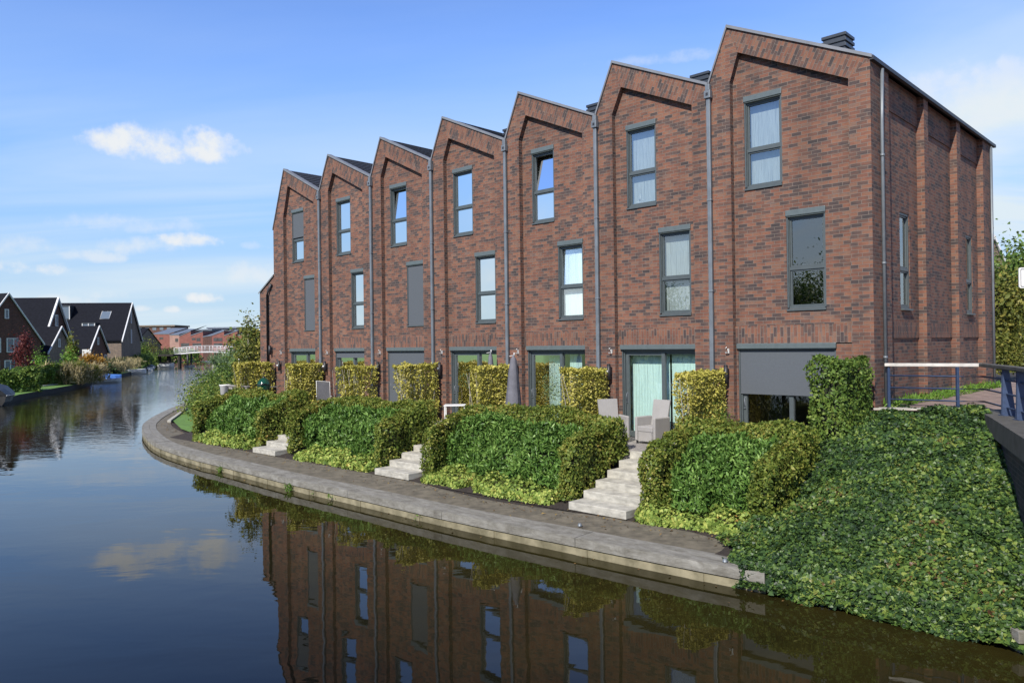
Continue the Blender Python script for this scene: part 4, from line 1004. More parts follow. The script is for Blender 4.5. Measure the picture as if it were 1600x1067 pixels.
def side_table(t, L, w, h, lab):
    c0 = T(t, L, ZT); r = empty('side_table', c0, lab, 'table')
    def fn(x, y, z): return (c0[0] + x, c0[1] + y, c0[2] + z)
    m = MB(fn); m.box(-w, w, -.25, .25, h - .03, h); m.build('table_top', M['white'], r, bevel=.006)
    for x in (-w + .03, w - .03):
        for y in (-.22, .22):
            l = MB(fn); l.box(x - .015, x + .015, y - .015, y + .015, 0, h - .03); l.build('leg', M['white'], r)
side_table(11.4, 1.55, .32, .74, 'white metal table behind the hedge, left of the closed parasol')
side_table(18.75, .8, .22, .55, 'small white table beside the dark mesh chair')
def parasol(t, L, zt, lean, big, lab):
    c0 = T(t, L, ZT); r = empty('parasol', c0, lab, 'parasol', 'closed parasols on the terraces')
    top = zt - ZT
    def fn(x, y, z): return (c0[0] + x + lean * (z / top), c0[1] + y, c0[2] + z)
    p = MB(fn); p.tube([(0, 0, 0), (0, 0, top)], .022, 8); p.build('pole', M['zinc'], r)
    i0 = []; c = MB(fn); n = 18; rings = [(top - .02, .02), (top - .12, .07), (top - .5, .115), (top - 1.0, .15), (top - 1.5, .195), (top - 1.9, .21)]
    for z, rd in rings:
        i0.append(len(c.v))
        for j in range(n):
            w = 2 * math.pi * j / n; q = rd * (1 + (.16 if j % 2 else -.12)) * big; c.v.append(fn(q * math.cos(w), q * math.sin(w) * .8, z + (.03 * math.sin(j * 2.1) if z < top - 1.4 else 0)))
    for a in range(len(rings) - 1):
        for j in range(n): c.f.append((i0[a] + j, i0[a] + (j + 1) % n, i0[a + 1] + (j + 1) % n, i0[a + 1] + j)); c.uvr.append(0); c.sm.append(True)
    c.build('canopy', M['canvas'], r)
    k = MB(fn); k.tube([(-.12, 0, top - .03), (.02, 0, top + .0)], .008, 6); k.tube([(.02, 0, top - .02), (.02, 0, top + .07)], .014, 8); k.build('finial', M['white'], r)
    b = MB(fn); b.lathe(c0, [(.3, 0), (.3, .05), (.05, .09)], 20); b.build('base', M['blackpipe'], r)
parasol(9.33, 1.2, -.30, .02, 1.12, 'tall closed grey parasol standing between two golden hedges')
parasol(11.05, .35, -.22, -.03, .75, 'closed dark parasol before a patio door, only its tip above the golden hedge')
def kamado():
    c = T(24.1, .9, ZT); r = empty('barbecue', c, 'green egg shaped ceramic barbecue on a dark stand', 'barbecue')
    g = simple('green_glazed_ceramic', (.008, .05, .032), .12, .1)
    m = MB(); m.lathe(c, [(.0, 1.26), (.06, 1.25), (.17, 1.19), (.25, 1.08), (.28, .98)], 24); m.build('lid', g, r)
    m = MB(); m.lathe(c, [(.28, .95), (.26, .82), (.2, .66), (.12, .58), (0, .57)], 24); m.build('bowl', g, r)
    m = MB(); m.lathe(c, [(.285, .985), (.292, .965), (.285, .945)], 24); m.tube([(c[0] + .2, c[1] - .25, c[2] + 1.02), (c[0] - .05, c[1] - .36, c[2] + 1.0)], .015, 6); m.build('band', M['blackpipe'], r)
    m = MB(); m.lathe(c, [(.0, 1.31), (.05, 1.30), (.05, 1.25)], 12); m.build('chimney_cap', M['blackpipe'], r)
    for a in (45, 135, 225, 315):
        m = MB(); x, y = .24 * math.cos(R(a)), .24 * math.sin(R(a)); m.tube([(c[0] + x, c[1] + y, c[2]), (c[0] + x * .8, c[1] + y * .8, c[2] + .72)], .02, 6); m.build('leg', M['blackpipe'], r)
    m = MB(); m.box(c[0] + .3, c[0] + .62, c[1] - .15, c[1] + .15, c[2] + .86, c[2] + .89); m.build('side_shelf', M['darkwood'], r)
kamado()
m = MB(T); m.box(24.55, 26.2, 1.35, 1.42, ZT, -1.62); m.box(24.5, 26.25, 1.3, 1.47, -1.62, -1.58); tag(m.build('slatted_screen', M['slatgrey']), 'low grey slatted wooden screen left of the green barbecue', 'screen')
c = T(27.0, 1.2, ZT); m = MB(); m.lathe(c, [(0, 0), (.16, 0), (.22, .84), (.25, .86), (.25, .9), (.2, .9), (.19, .7), (0, .7)], 18); tag(m.build('plant_pot', M['pot'], origin=c), 'white plant pot at the left end of the last terrace', 'pot')
m = MB(); p = W(378, 606, 37.5); q = W(373, 556, 37.5); m.tube([(p[0], p[1], p[2] - .8), q], .035, 6); tag(m.build('garden_stake', M['white']), 'thin white stake standing beside the young tree', 'stake')
# olive pot plant by the corner
def pot_plant(t, L, h, n, lab, mat):
    c = T(t, L, ZT); r = empty('potted_plant', c, lab, 'plant')
    m = MB(); m.lathe(c, [(0, 0), (.12, 0), (.17, .32), (.14, .32), (0, .28)], 14); m.build('pot', M['brown_stuff'], r)
    P = rng.normal(0, 1, (n, 3)) * (.15, .15, .24) + np.array(c) + (0, 0, .3 + h * .5); leaf_mesh('leaves', P, unit(P - np.array(c) + 1e-3), .07, mat, r, aspect=.3)
pot_plant(2.95, 1.1, .55, 900, 'small grey green potted shrub right of the golden hedge by the wicker chairs', M['l_green'])
pot_plant(8.1, .9, 1.9, 500, 'tall airy potted shrub in front of a patio door, left of a golden hedge', M['l_reed'])
pot_plant(19.1, .55, .9, 160, 'small terracotta pot with plant beside the mesh chair', M['l_red'])

# ================================================================= trees and shrubs
def tree(name, base, height, crown, n, ls, mat, bark, lab, cat='tree', group=None, trunk=.12, cz=.62, seed=0, cl=24, lean=0., spread=.32, crownpts=None, shape=4, aspect=.6):
    r = empty(name, base, lab, cat, group); q = random.Random(seed); B = Vector(base)
    m = MB(); top = B + Vector((lean, 0, height * .93)); rx, ry, rz_ = crown
    pts = [tuple(B.lerp(top, u) + Vector((q.uniform(-1, 1) * trunk * .5, q.uniform(-1, 1) * trunk * .5, 0)) * (u > 0)) for u in (0, .25, .5, .75, 1)]
    m.tube(pts, [trunk, trunk * .75, trunk * .55, trunk * .32, trunk * .1], 8)
    cc = B + Vector((lean * cz, 0, height * cz)); centres = []
    for i in range(cl):
        while True:
            d = Vector((q.uniform(-1, 1), q.uniform(-1, 1), q.uniform(-1, 1)))
            if .35 < d.length < 1: break
        e = cc + Vector((d.x * rx, d.y * ry, d.z * rz_)); centres.append(e)
        s = B.lerp(top, max(.15, min(.9, (e.z - B.z) / height - .22)))
        mid = s.lerp(e, .5) + Vector((0, 0, .05 * height * q.random()))
        m.tube([tuple(s), tuple(mid), tuple(e)], [trunk * .3, trunk * .18, trunk * .05], 5, cap=False)
    m.build('trunk', bark, r)
    cen = np.array([tuple(c) for c in centres]); pick = rng.integers(0, cl, n)
    sc_ = np.array([q.uniform(.65, 1.3) for _ in range(cl)])[pick][:, None]
    P = cen[pick] + rng.normal(0, 1, (n, 3)) * np.array([rx, ry, rz_]) * spread * sc_
    P[:, 2] = np.maximum(P[:, 2], base[2] + .05)
    Nn = unit((P - cen[pick]) + (P - np.array(tuple(cc))) * .4 + np.array([0, 0, .1]))
    leaf_mesh('crown', P, Nn, ls, mat, r, spread=.7, shape=shape, aspect=aspect); return r
def shrub(name, base, size, n, ls, mat, lab, cat='shrub', group=None, seed=0, cl=14, shape=4, aspect=.6):
    """leaves in clumps over a mound, with twigs inside"""
    r = empty(name, base, lab, cat, group); q = random.Random(seed); m = MB(); cen = []
    for i in range(cl):
        a = q.uniform(0, 6.28); u = q.random() ** .5 * .72; z = q.uniform(.3, .75) * (1.15 - u)
        e = (base[0] + size[0] * u * math.cos(a), base[1] + size[1] * u * math.sin(a), base[2] + size[2] * z); cen.append(e)
        m.tube([(base[0] + (e[0] - base[0]) * .2, base[1] + (e[1] - base[1]) * .2, base[2]), e], [.03, .012], 5, cap=False)
    m.build('stems', M['bark'], r)
    cen = np.array(cen); pick = rng.integers(0, cl, n); P = cen[pick] + rng.normal(0, 1, (n, 3)) * np.array(size) * .19
    P[:, 2] = np.maximum(P[:, 2], base[2] + .03)
    Nn = unit(P - cen[pick] + np.array([0, 0, .2])); leaf_mesh('leaves', P, Nn, ls, mat, r, spread=.7, shape=shape, aspect=aspect); return r
def seg_hedge(name, p, q, w, z0, h, n, ls, mat, lab, cat='hedge', group=None, seed=0, lump=.1, kind=None, up=0., shape=4, aspect=.6):
    """hedge or border running from p to q in world coordinates"""
    p, q = np.array(p[:2]), np.array(q[:2]); Ln = np.linalg.norm(q - p); u = (q - p) / Ln; v = np.array([-u[1], u[0]])
    P, Nn = shell(n, 0, Ln, -w / 2, w / 2, cst(z0), lambda a, b: z0 + h * (1 + .10 * np.sin(a * 1.3 + seed) + .07 * np.sin(a * 3.1)), lump, lump, seed=seed, rnd=.3)
    X = np.stack([p[0] + u[0] * P[:, 0] + v[0] * P[:, 1], p[1] + u[1] * P[:, 0] + v[1] * P[:, 1], P[:, 2]], 1)
    D = np.stack([u[0] * Nn[:, 0] + v[0] * Nn[:, 1], u[1] * Nn[:, 0] + v[1] * Nn[:, 1], Nn[:, 2]], 1)
    o = leaf_mesh(name, X, D, ls, mat, aspect=aspect, spread=.8, up=up, shape=shape); tag(o, lab, cat, group, kind); return o
gr = lambda px, D, z=.42: (ray(px, 600)[0] * D, D, z)

# young tree and planting past the last terrace
tree('young_tree', (*T(28.3, -.6, 0)[:2], .45), 5.5, (.85, .85, 1.5), 2300, .13, M['l_olive'], M['palebark'], 'slender young tree with sparse yellowing leaves at the far end of the brick row', trunk=.055, cz=.60, seed=5, cl=30, spread=.22)
tree('young_tree', (*T(26.55, -.6, 0)[:2], .6), 4.6, (.5, .5, 1.4), 260, .12, M['l_yellow'], M['bark'], 'small thin tree with few yellow leaves against the bent black downpipe', trunk=.03, cz=.6, seed=8, cl=14, spread=.25)
for i, (t, L, w_, h, mt_, lab) in enumerate([(28.2, .8, 1.2, 1.6, 'l_beech', 'rounded green hedge bush just left of the last terrace'), (31.8, -.5, 1.5, 1.5, 'l_green', 'dark green bush on the bend, behind the lawn'), (35.5, -1.9, 1.7, 1.9, 'l_beech', 'broad green bush farther along the bending path'), (39.8, -4.3, 1.9, 2.0, 'l_green', 'bushy green mound near the reeds at the far end of the path')]):
    b = T(t, L, 0); shrub('hedge_bush', (b[0], b[1], .3), (w_, w_, h * 1.25), 4200, .11, M[mt_], lab, seed=i + 3)
b0 = G(322, 607, 0); b1 = G(350, 578, 0)
o = seg_hedge('reed_bed', (b0[0] + 1.2, b0[1], 0), (b0[0] + 3.6, b0[1] + 12, 0), 3.2, .0, 2.7, 5200, .75, M['l_reed'], 'tall grey green reeds at the water beyond the bend', 'reeds', kind='stuff', up=2.5, shape=6, aspect=.06, lump=.4)
for i, (px, D, w_, h) in enumerate([(350, 92, 1.8, 2.0), (366, 80, 2.0, 3.0), (376, 66, 2.2, 3.4), (402, 62, 2.2, 4.8), (366, 112, 2.2, 2.4)]):
    b = gr(px, D, .2); shrub('waterside_bush', b, (w_, w_, h), 2400, .26, M[['l_green', 'l_dark', 'l_green', 'l_olive', 'l_dark'][i]], ['low green bush right beside the reeds', 'dark bush behind the reeds, under the end of the white bridge', 'dark green bush behind the young tree', 'tall olive bush between the young tree and the brick row', 'dark bush at the landing of the white bridge'][i], group='bushes on the right bank', seed=20 + i)
# lawn beside the path and its kerb
lw = [G(x, y, .31)[:2] for x, y in [(268, 656), (283, 671), (334, 690), (372, 690), (372, 660), (330, 630), (298, 636)]]
flat('lawn', lw, .345, M['grass'])
kb2 = MB(); run(kb2, np.array([G(267, 657, .4)[:2], G(300, 633, .4)[:2]]), -.16, .0, .2, .42); tag(kb2.build('lawn_kerb', M['concrete']), kind='structure')
# weeds on the quay edge
for i, (x, y) in enumerate([(320, 722), (345, 733), (452, 762), (662, 806), (497, 768), (520, 775)]):
    c = G(x, y, .08); P = rng.normal(0, 1, (90, 3)) * (.06, .06, .045) + np.array(c); o = leaf_mesh('weed', P, np.tile([0, 0, 1.], (90, 1)), .10, M['l_bright'], aspect=.2, up=1., shape=6); tag(o, ['green weed tuft growing from the quay face, farthest left', 'weed tuft second from the left on the quay face', 'broad weed tuft on the quay face below the middle bed', 'bright green weed near the middle of the quay, nearest of all', 'weed tuft just right of the broad one on the quay', 'thin weed sprig left of the nearest weed on the quay'][i], 'weed', 'weeds on the quay wall')
seg_hedge('wall_grass', T(-.08, -.4, 0), T(-.12, -9.8, 0), .35, ZS, .10, 2200, .12, M['l_bright'], 'thin strip of grass along the foot of the end wall', 'grass', kind='stuff', up=1.2, shape=6, aspect=.15, lump=.03)

# ================================================================= footbridge
def footbridge():
    D = 164.; a = W(276, 552.5, D); b = W(372, 551.5, D); r = empty('footbridge', tuple(W(320, 553, D)), 'arched white railed footbridge across the canal', 'bridge')
    def pt(u, z, o=0): return (a[0] + (b[0] - a[0]) * u, D + o, a[2] + .45 * math.sin(math.pi * u) + z)
    n = 12
    d = MB()
    for i in range(n):
        u, v = i / n, (i + 1) / n
        P = [pt(u, -.3, -1.2), pt(v, -.3, -1.2), pt(v, -.3, 1.2), pt(u, -.3, 1.2), pt(u, 0, -1.2), pt(v, 0, -1.2), pt(v, 0, 1.2), pt(u, 0, 1.2)]; k = len(d.v); d.v += P
        for f in ((0, 3, 2, 1), (4, 5, 6, 7), (0, 1, 5, 4), (2, 3, 7, 6)): d.f.append(tuple(k + j for j in f)); d.uvr.append(0); d.sm.append(False)
    d.build('deck', M['whiteframe'], r)
    for s in (-1.2, 1.2):
        for z in (.35, .75, 1.15):
            m = MB(); m.tube([pt(i / n, z, s) for i in range(n + 1)], .06 if z > 1 else .045, 5); m.build('rail', M['whiteframe'], r)
        for i in range(9):
            m = MB(); m.tube([pt(i / 8, 0, s), pt(i / 8, 1.2, s)], .06, 5); m.build('post', M['whiteframe'], r)
    for px, y in ((296, 573), (338.5, 571)):
        u = (W(px, 560, D)[0] - a[0]) / (b[0] - a[0]); m = MB()
        for s in (-.9, .9):
            p = pt(u, -.3, s); m.tube([(p[0], p[1], -.5), p], .22, 8)
        m.build('pier', M['blackpipe'], r)
        m = MB(); p = pt(u, 0, 0); m.box(p[0] - .45, p[0] + .45, p[1] - 1.6, p[1] + 1.6, -.3, .35); m.build('pier_base', M['concrete'], r)
footbridge()
m = MB(); A = W(240, 553, 160); B = W(283, 552, 163)
m.box(A[0], B[0], 159, 163, A[2] - .5, A[2] - .1)
for i in range(12):
    x = A[0] + (B[0] - A[0]) * i / 11; m.box(x - .05, x + .05, 159, 159.1, A[2] - .1, A[2] + 1.05)
m.box(A[0], B[0], 159, 159.1, A[2] + 1.0, A[2] + 1.1); m.box(A[0], B[0], 159, 159.1, A[2] + .4, A[2] + .48)
for px in (247, 262, 279): x = W(px, 560, 160)[0]; m.box(x - .2, x + .2, 160, 161, -.4, A[2] - .5)
tag(m.build('jetty_walk', M['bankface']), 'dark timber walkway with railing joining the white footbridge from the left', 'walkway')

# ================================================================= houses across the water
def gable_house(apex, yaw, half, drop, length, base, mats, lab, verge=.22, side_verge=True, wins=(), group='dark gabled houses across the canal', name='gabled_house', over=.25, sk=(), left_wins=(), doors=(), chimney=False, sc=1., dormer=None):
    """apex: front gable apex. yaw: heading of the ridge going back from the gable. half: half width. drop: apex to eave height"""
    A = Vector(apex); u = Vector((math.cos(yaw), math.sin(yaw), 0)); v = Vector((-u.y, u.x, 0))
    def fn(a, b, z): return tuple(A + (u * a + v * b + Vector((0, 0, z))) * sc)      # a back along the ridge, b across, z from the apex
    gz_ = (base - A.z) / sc; length_w = length * sc
    r = empty(name, (A.x + u.x * length / 2, A.y + u.y * length / 2, base), lab, 'house', group)
    w = MB(fn)
    for a in (0, length): w.poly([(a, -half, gz_), (a, half, gz_), (a, half, -drop), (a, 0, -.02), (a, -half, -drop)])
    for b in (-half, half): w.poly([(0, b, gz_), (length, b, gz_), (length, b, -drop), (0, b, -drop)])
    w.build('wall', mats[0], r)
    k = drop / half; o = over
    f = MB(fn)
    for s in (-1, 1):
        e = half + o; f.poly([(-.12, 0, .08), (length + .12, 0, .08), (length + .12, s * e, -k * e + .08), (-.12, s * e, -k * e + .08)])
        f.poly([(-.12, 0, -.07), (length + .12, 0, -.07), (length + .12, s * e, -k * e - .07), (-.12, s * e, -k * e - .07)])
        f.poly([(-.12, s * e, -k * e + .08), (length + .12, s * e, -k * e + .08), (length + .12, s * e, -k * e - .07), (-.12, s * e, -k * e - .07)])
    ro = f.build('roof', mats[1], r)
    if verge:
        for s in (-1, 1):
            g = MB(fn); e = half + o + .05
            for (a0, a1) in ((-.16 - verge * .5, -.125),):
                P = [(a0, 0, .12), (a1, 0, .12), (a1, s * e, -k * e + .12), (a0, s * e, -k * e + .12), (a0, 0, .12 - verge), (a1, 0, .12 - verge), (a1, s * e, -k * e + .12 - verge), (a0, s * e, -k * e + .12 - verge)]
                i = len(g.v); g.v += [fn(*p) for p in P]
                for q_ in ((0, 1, 2, 3), (4, 7, 6, 5), (0, 4, 5, 1), (2, 6, 7, 3), (0, 3, 7, 4), (1, 5, 6, 2)): g.f.append(tuple(i + j for j in q_)); g.uvr.append(0); g.sm.append(False)
            g.build('verge_board', M['whiteframe'], r)
    def opening(face, c, z, ww, hh, pane='interior_dark', bars=1, fr='whiteframe', nm='window'):
        def F(o_, x, zz): return (-o_, x, zz) if face == 'g' else (x, -half - o_, zz) if face == 'l' else (x, half + o_, zz)
        g = MB(fn)
        def bx(x0, x1, z0, z1, o0, o1):
            p = [F(o0, x0, z0), F(o1, x1, z1)]; lo = [min(p[0][i], p[1][i]) for i in range(3)]; hi = [max(p[0][i], p[1][i]) for i in range(3)]; g.box(lo[0], hi[0], lo[1], hi[1], lo[2], hi[2])
        t_ = .09
        bx(c - ww, c + ww, z, z + t_, .003, .08); bx(c - ww, c + ww, z + hh - t_, z + hh, .003, .08); bx(c - ww, c - ww + t_, z + t_, z + hh - t_, .003, .08); bx(c + ww - t_, c + ww, z + t_, z + hh - t_, .003, .08)
        for i in range(1, bars + 1):
            x = c - ww + 2 * ww * i / (bars + 1); bx(x - .04, x + .04, z + t_, z + hh - t_, .003, .07)
        wo = g.build(nm, M[fr], r)
        g = MB(fn); g.poly([F(.02, c - ww + t_, z + t_), F(.02, c + ww - t_, z + t_), F(.02, c + ww - t_, z + hh - t_), F(.02, c - ww + t_, z + hh - t_)]); g.build('pane', M['farpane'], wo)
    for wn in wins: opening('g', *wn)
    for wn in left_wins: opening('l', *wn)
    for (side, a, b, wa, wb) in sk:        # skylight lying on a slope
        g = MB(fn)
        P = [(a - wa, side * (b - wb), -k * (b - wb) + .14), (a + wa, side * (b - wb), -k * (b - wb) + .14), (a + wa, side * (b + wb), -k * (b + wb) + .14), (a - wa, side * (b + wb), -k * (b + wb) + .14)]
        g.poly(P); g.build('skylight', M['farpane'], ro)
        g = MB(fn); g.tube([P[0], P[1], P[2], P[3], P[0]], .07, 4); g.build('skylight_frame', M['whiteframe'], ro)
    if dormer:
        for (side, a, b, wa, hh) in dormer:
            z = -k * b; g = MB(fn); dd = hh / k
            lo, hi = sorted((side * (b - dd), side * b)); g.box(a - wa, a + wa, lo, hi, z - .05, z + hh); dm = g.build('dormer', M['dark_metal'], r)
            g = MB(fn); e = side * (b + .02)
            for x in (-wa + .12, .06): g.poly([(a + x, e, z + .25), (a + x + wa - .2, e, z + .25), (a + x + wa - .2, e, z + hh - .2), (a + x, e, z + hh - .2)])
            g.build('pane', M['farpane'], dm)
            g = MB(fn); lo, hi = sorted((side * b + side * .025, side * b + side * .07))
            for x in (-wa + .04, -.05, wa - .14): g.box(a + x, a + x + .1, lo, hi, z + .15, z + hh - .1)
            g.build('dormer_frame', M['whiteframe'], dm)
    return r
m_, nt_, b_, o_ = nmat('far_window_pane'); b_.inputs['Base Color'].default_value = (.10, .13, .17, 1); b_.inputs['Roughness'].default_value = .12; M['farpane'] = m_
DK = (M['brick_dark'], M['tiles_far']); gy = R(190)
# yaw: heading of the ridge away from the gable that faces right
gable_house(W(12, 459, 95), R(158), 3.6, 4.9, 9, .42, (M['brick_deep'], M['tiles_far']), 'dark brick gabled house at the left edge with white windows and patio doors', verge=.2, wins=[(-.55, -6.1, .75, 1.5, 'x', 1), (1.55, -6.1, .75, 1.5, 'x', 1), (-.5, -9.6, .95, 2.7, 'x', 2), (1.9, -9.6, .95, 2.7, 'x', 2), (.15, -2.6, .22, 1.0, 'x', 0), (-2.5, -9.6, .7, 2.7, 'x', 1)], sc=1.19)
gable_house(W(88, 466, 110), R(184), 3.2, 5.0, 9.5, .42, (M['brick_deep'], M['tiles_far']), 'dark gabled house second from the left with a wide white verge board', verge=.34, wins=[(.1, -3.2, .3, 1.3, 'x', 0)], sc=1.25)
gable_house(W(94, 511, 106), R(184), 2.6, 2.6, 6.5, .42, (M['brick_brown'], M['tiles_far']), 'low annex with tiled roof and open carport in front of the second house', verge=.18, wins=[(.3, -2.2, .2, .9, 'x', 0)], doors=(), sc=1.26)
gable_house(W(204.5, 474, 142), R(189.6), 3.9, 4.6, 13.5, .42, (M['brick_brown'], M['tiles_far']), 'largest dark gabled house with long tiled roof, dormers and a bright skylight', verge=.2, wins=[(.1, -2.6, .17, 1.6, 'x', 0), (.1, -5.2, .17, 1.8, 'x', 0)], sk=[(1, 2.6, 1.45, .55, .42)], dormer=[(1, 7.6, 1.9, 1.0, 1.9), (1, 3.9, 3.55, .8, 1.6)], sc=1.42)
gable_house(W(153, 510, 130), R(186), 2.6, 2.9, 5.5, .42, (M['brick_deep'], M['tiles_far']), 'small gabled brick annex with white doors in front of the long roof', verge=.2, wins=[(.1, -2.2, .2, .9, 'x', 0), (-1.9, -5.6, .3, 2.2, 'x', 0), (1.5, -5.6, .35, 2.3, 'x', 0)], left_wins=(), sc=1.41)
m = MB(); p = W(137, 541, 124); m.box(p[0] - .9, p[0] + .5, p[1], p[1] + .06, .42, p[2] - .5); tag(m.build('patio_screen', M['whiteframe']), 'white screen panel standing before the small annex', 'screen')
gable_house(W(231, 513, 178), R(184), 6.5, 3.2, 12, .42, (M['blackpipe'], M['tiles_far']), 'black barn like house beyond the gabled houses', verge=0, sc=1.18)

def red_row():
    D = 215.
    specs = [(240, 265, 521.5, 521.5, 'pink_brick', 'far red terraced house with flat pale roofline, leftmost of the red row'), (265, 280, 523, 523, 'pale_brick', 'far pale pink house between two red ones'),
             (280, 298, 525, 517, 'pink_brick', 'far red house whose roof slopes up to the right, tall and windowless'), (298, 317, 524, 517.5, 'pink_brick', 'far red house with two small dark windows, left one'),
             (317, 331, 526, 524, 'brick_deep', 'far recessed dark red house with a shaded porch'), (331, 350, 524, 517, 'pink_brick', 'far red house with two dark windows, above the middle of the bridge'),
             (350, 371, 524, 516.5, 'pink_brick', 'far red house at the right end of the row, by the young tree'), (371, 395, 524, 517, 'pink_brick', 'far red house glimpsed behind the young tree')]
    for i, (x0, x1, yl, yr, mt_, lab) in enumerate(specs):
        a = W(x0, yl, D); b = W(x1, yr, D); dp = 14.
        r = empty('terraced_house', ((a[0] + b[0]) / 2, D, .42), lab, 'house', 'red terraced houses beyond the bridge')
        w = MB(); bk_ = 12
        w.poly([(a[0], D, .4), (b[0], D, .4), (b[0], D, b[2]), (a[0], D, a[2])]); w.poly([(b[0], D, .4), (b[0], D + bk_, .4), (b[0], D + bk_, b[2]), (b[0], D, b[2])]); w.poly([(a[0], D, .4), (a[0], D + bk_, .4), (a[0], D + bk_, a[2]), (a[0], D, a[2])])
        w.build('wall', M[mt_], r)
        f = MB(); f.poly([(a[0], D - .1, a[2] + .1), (b[0], D - .1, b[2] + .1), (b[0] , D + bk_, b[2] + 1.9), (a[0], D + bk_, a[2] + 1.9)]); f.poly([(a[0], D - .1, a[2] + .1), (b[0], D - .1, b[2] + .1), (b[0], D - .1, b[2] - .12), (a[0], D - .1, a[2] - .12)]); f.build('roof', M['roof_grey'], r)
        for (px, y0, y1, wd) in {3: [(302.5, 528, 531.5, .5), (310, 528, 533, .55)], 5: [(337, 528, 533, .6), (344, 528, 533, .6)], 0: [(252, 527, 530, .5)], 1: [(276, 529, 534, .4)], 6: [(358, 529, 533, .5), (364, 529, 533, .5)]}.get(i, []):
            p = W(px, y0, D); q = W(px, y1, D); g = MB(); g.box(p[0] - wd, p[0] + wd, D - .06, D - .02, q[2], p[2]); g.build('window', M['interior_dark'], r)
        if i in (2, 3, 5, 6):
            p = W((x0 + x1) / 2, 539, D); g = MB(); g.box(a[0] + .5, b[0] - .5, D - .05, D - .02, p[2] - .5, p[2] + .5); g.build('shopfront', M['interior_dark'], r)
red_row()
for (x0, x1, y, D, h, mt_, lab) in [(212, 272, 508.5, 320, 5., 'brick_deep', 'long dark brown apartment block on the left horizon'), (270, 330, 515, 330, 3.2, 'roof_grey', 'grey flat roofed block behind the red houses'), (325, 375, 511.5, 340, 4., 'roof_grey', 'dark blue roofed block behind the red houses on the right')]:
    a = W(x0, y, D); b = W(x1, y, D); r = empty('far_block', ((a[0] + b[0]) / 2, D, .42), lab, 'building', 'blocks on the horizon')
    m = MB(); m.box(a[0], b[0], D, D + 14, .4, a[2] - .6); m.build('wall', M[mt_], r)
    m = MB(); m.box(a[0] - .5, b[0] + .5, D - .5, D + 14.5, a[2] - .6, a[2]); m.build('roof', M['brick_brown'] if mt_ == 'brick_deep' else M['roof_grey'], r)
    m = MB(); nW = int((b[0] - a[0]) / 3)
    for i in range(nW): m.box(a[0] + 1 + i * 3, a[0] + 2.6 + i * 3, D - .1, D - .02, a[2] - 2.1, a[2] - 1.0)
    m.build('window_band', M['roof_grey'] if mt_ == 'brick_deep' else M['interior_dark'], r)

# ================================================================= left bank planting
seg_hedge('bank_hedge', gr(-60, 62), gr(57, 66), 3.5, .42, 1.65, 9000, .22, M['l_green'], 'long dark green hedge at the left edge above the black covered boat', group='hedges on the left bank', seed=2, lump=.22)
seg_hedge('bank_hedge', gr(45, 74), gr(96, 78), 2.5, .42, 1.7, 6000, .22, M['l_green'], 'clipped green hedge below the dark red tree', group='hedges on the left bank', seed=4, lump=.2)
o = seg_hedge('tall_grass', gr(92, 76), gr(142, 84), 4., .42, 1.45, 4200, .6, M['l_straw'], 'pale feathery grasses along the left bank', 'grass', kind='stuff', up=2.2, shape=6, aspect=.10, seed=6, lump=.3)
o = seg_hedge('tall_grass', gr(112, 77), gr(143, 81), 2., .42, 1.9, 4200, .30, M['l_olive'], 'olive green waterside grasses left of the blue covered boat', 'grass', kind='stuff', up=1.6, shape=6, aspect=.14, seed=7, lump=.3)
o = seg_hedge('tall_grass', gr(160, 102), gr(208, 138), 3., .42, 1.6, 4200, .5, M['l_straw'], 'straw coloured grasses behind the white boat', 'grass', kind='stuff', up=2., shape=6, aspect=.12, seed=8, lump=.3)
seg_hedge('bank_hedge', gr(150, 98), gr(186, 121), 2., .42, 1.7, 3200, .3, M['l_dark'], 'dark shrubs between the blue boat and the white boat', group='hedges on the left bank', seed=9, lump=.3)
seg_hedge('bank_hedge', gr(206, 138), gr(245, 172), 4., .42, 2.2, 3500, .4, M['l_green'], 'green shrubs by the moored small boats', group='hedges on the left bank', seed=10, lump=.4)
seg_hedge('bank_hedge', gr(262, 172), gr(290, 205), 8., .42, 2.6, 3500, .6, M['l_green'], 'green bank beyond the dark walkway under the bridge', group='hedges on the left bank', seed=11, lump=.6)
seg_hedge('bank_hedge', gr(300, 340), gr(372, 345), 10., .3, 3.2, 3000, 1.2, M['l_green'], 'far green bank closing the canal behind the bridge', group='hedges on the left bank', seed=12, lump=.8)
tree('red_tree', gr(40, 73), 4.8, (.85, .85, 1.9), 2600, .18, M['l_red'], M['palebark'], 'narrow tree with dark red leaves before the left houses', trunk=.09, cz=.62, seed=31, cl=22)
shrub('round_bush', gr(61, 80), (1.9, 1.6, 3.3), 3000, .22, M['l_bright'], 'round bright green bush right of the dark red tree', seed=41)
shrub('round_bush', gr(108, 84), (1.5, 1.3, 3.6), 2400, .22, M['l_bright'], 'bright green small tree crown left of the small annex', seed=42)
tree('slim_tree', gr(114, 90), 4.9, (.55, .55, 1.9), 1200, .25, M['l_olive'], M['bark'], 'slim pointed olive tree rising in front of the long roof', trunk=.08, seed=43, cl=16)
tree('orange_tree', gr(145, 86), 3.0, (1.05, 1., 1.0), 1900, .22, M['l_orange'], M['palebark'], 'small tree with orange autumn leaves before the small annex', trunk=.07, cz=.66, seed=44)
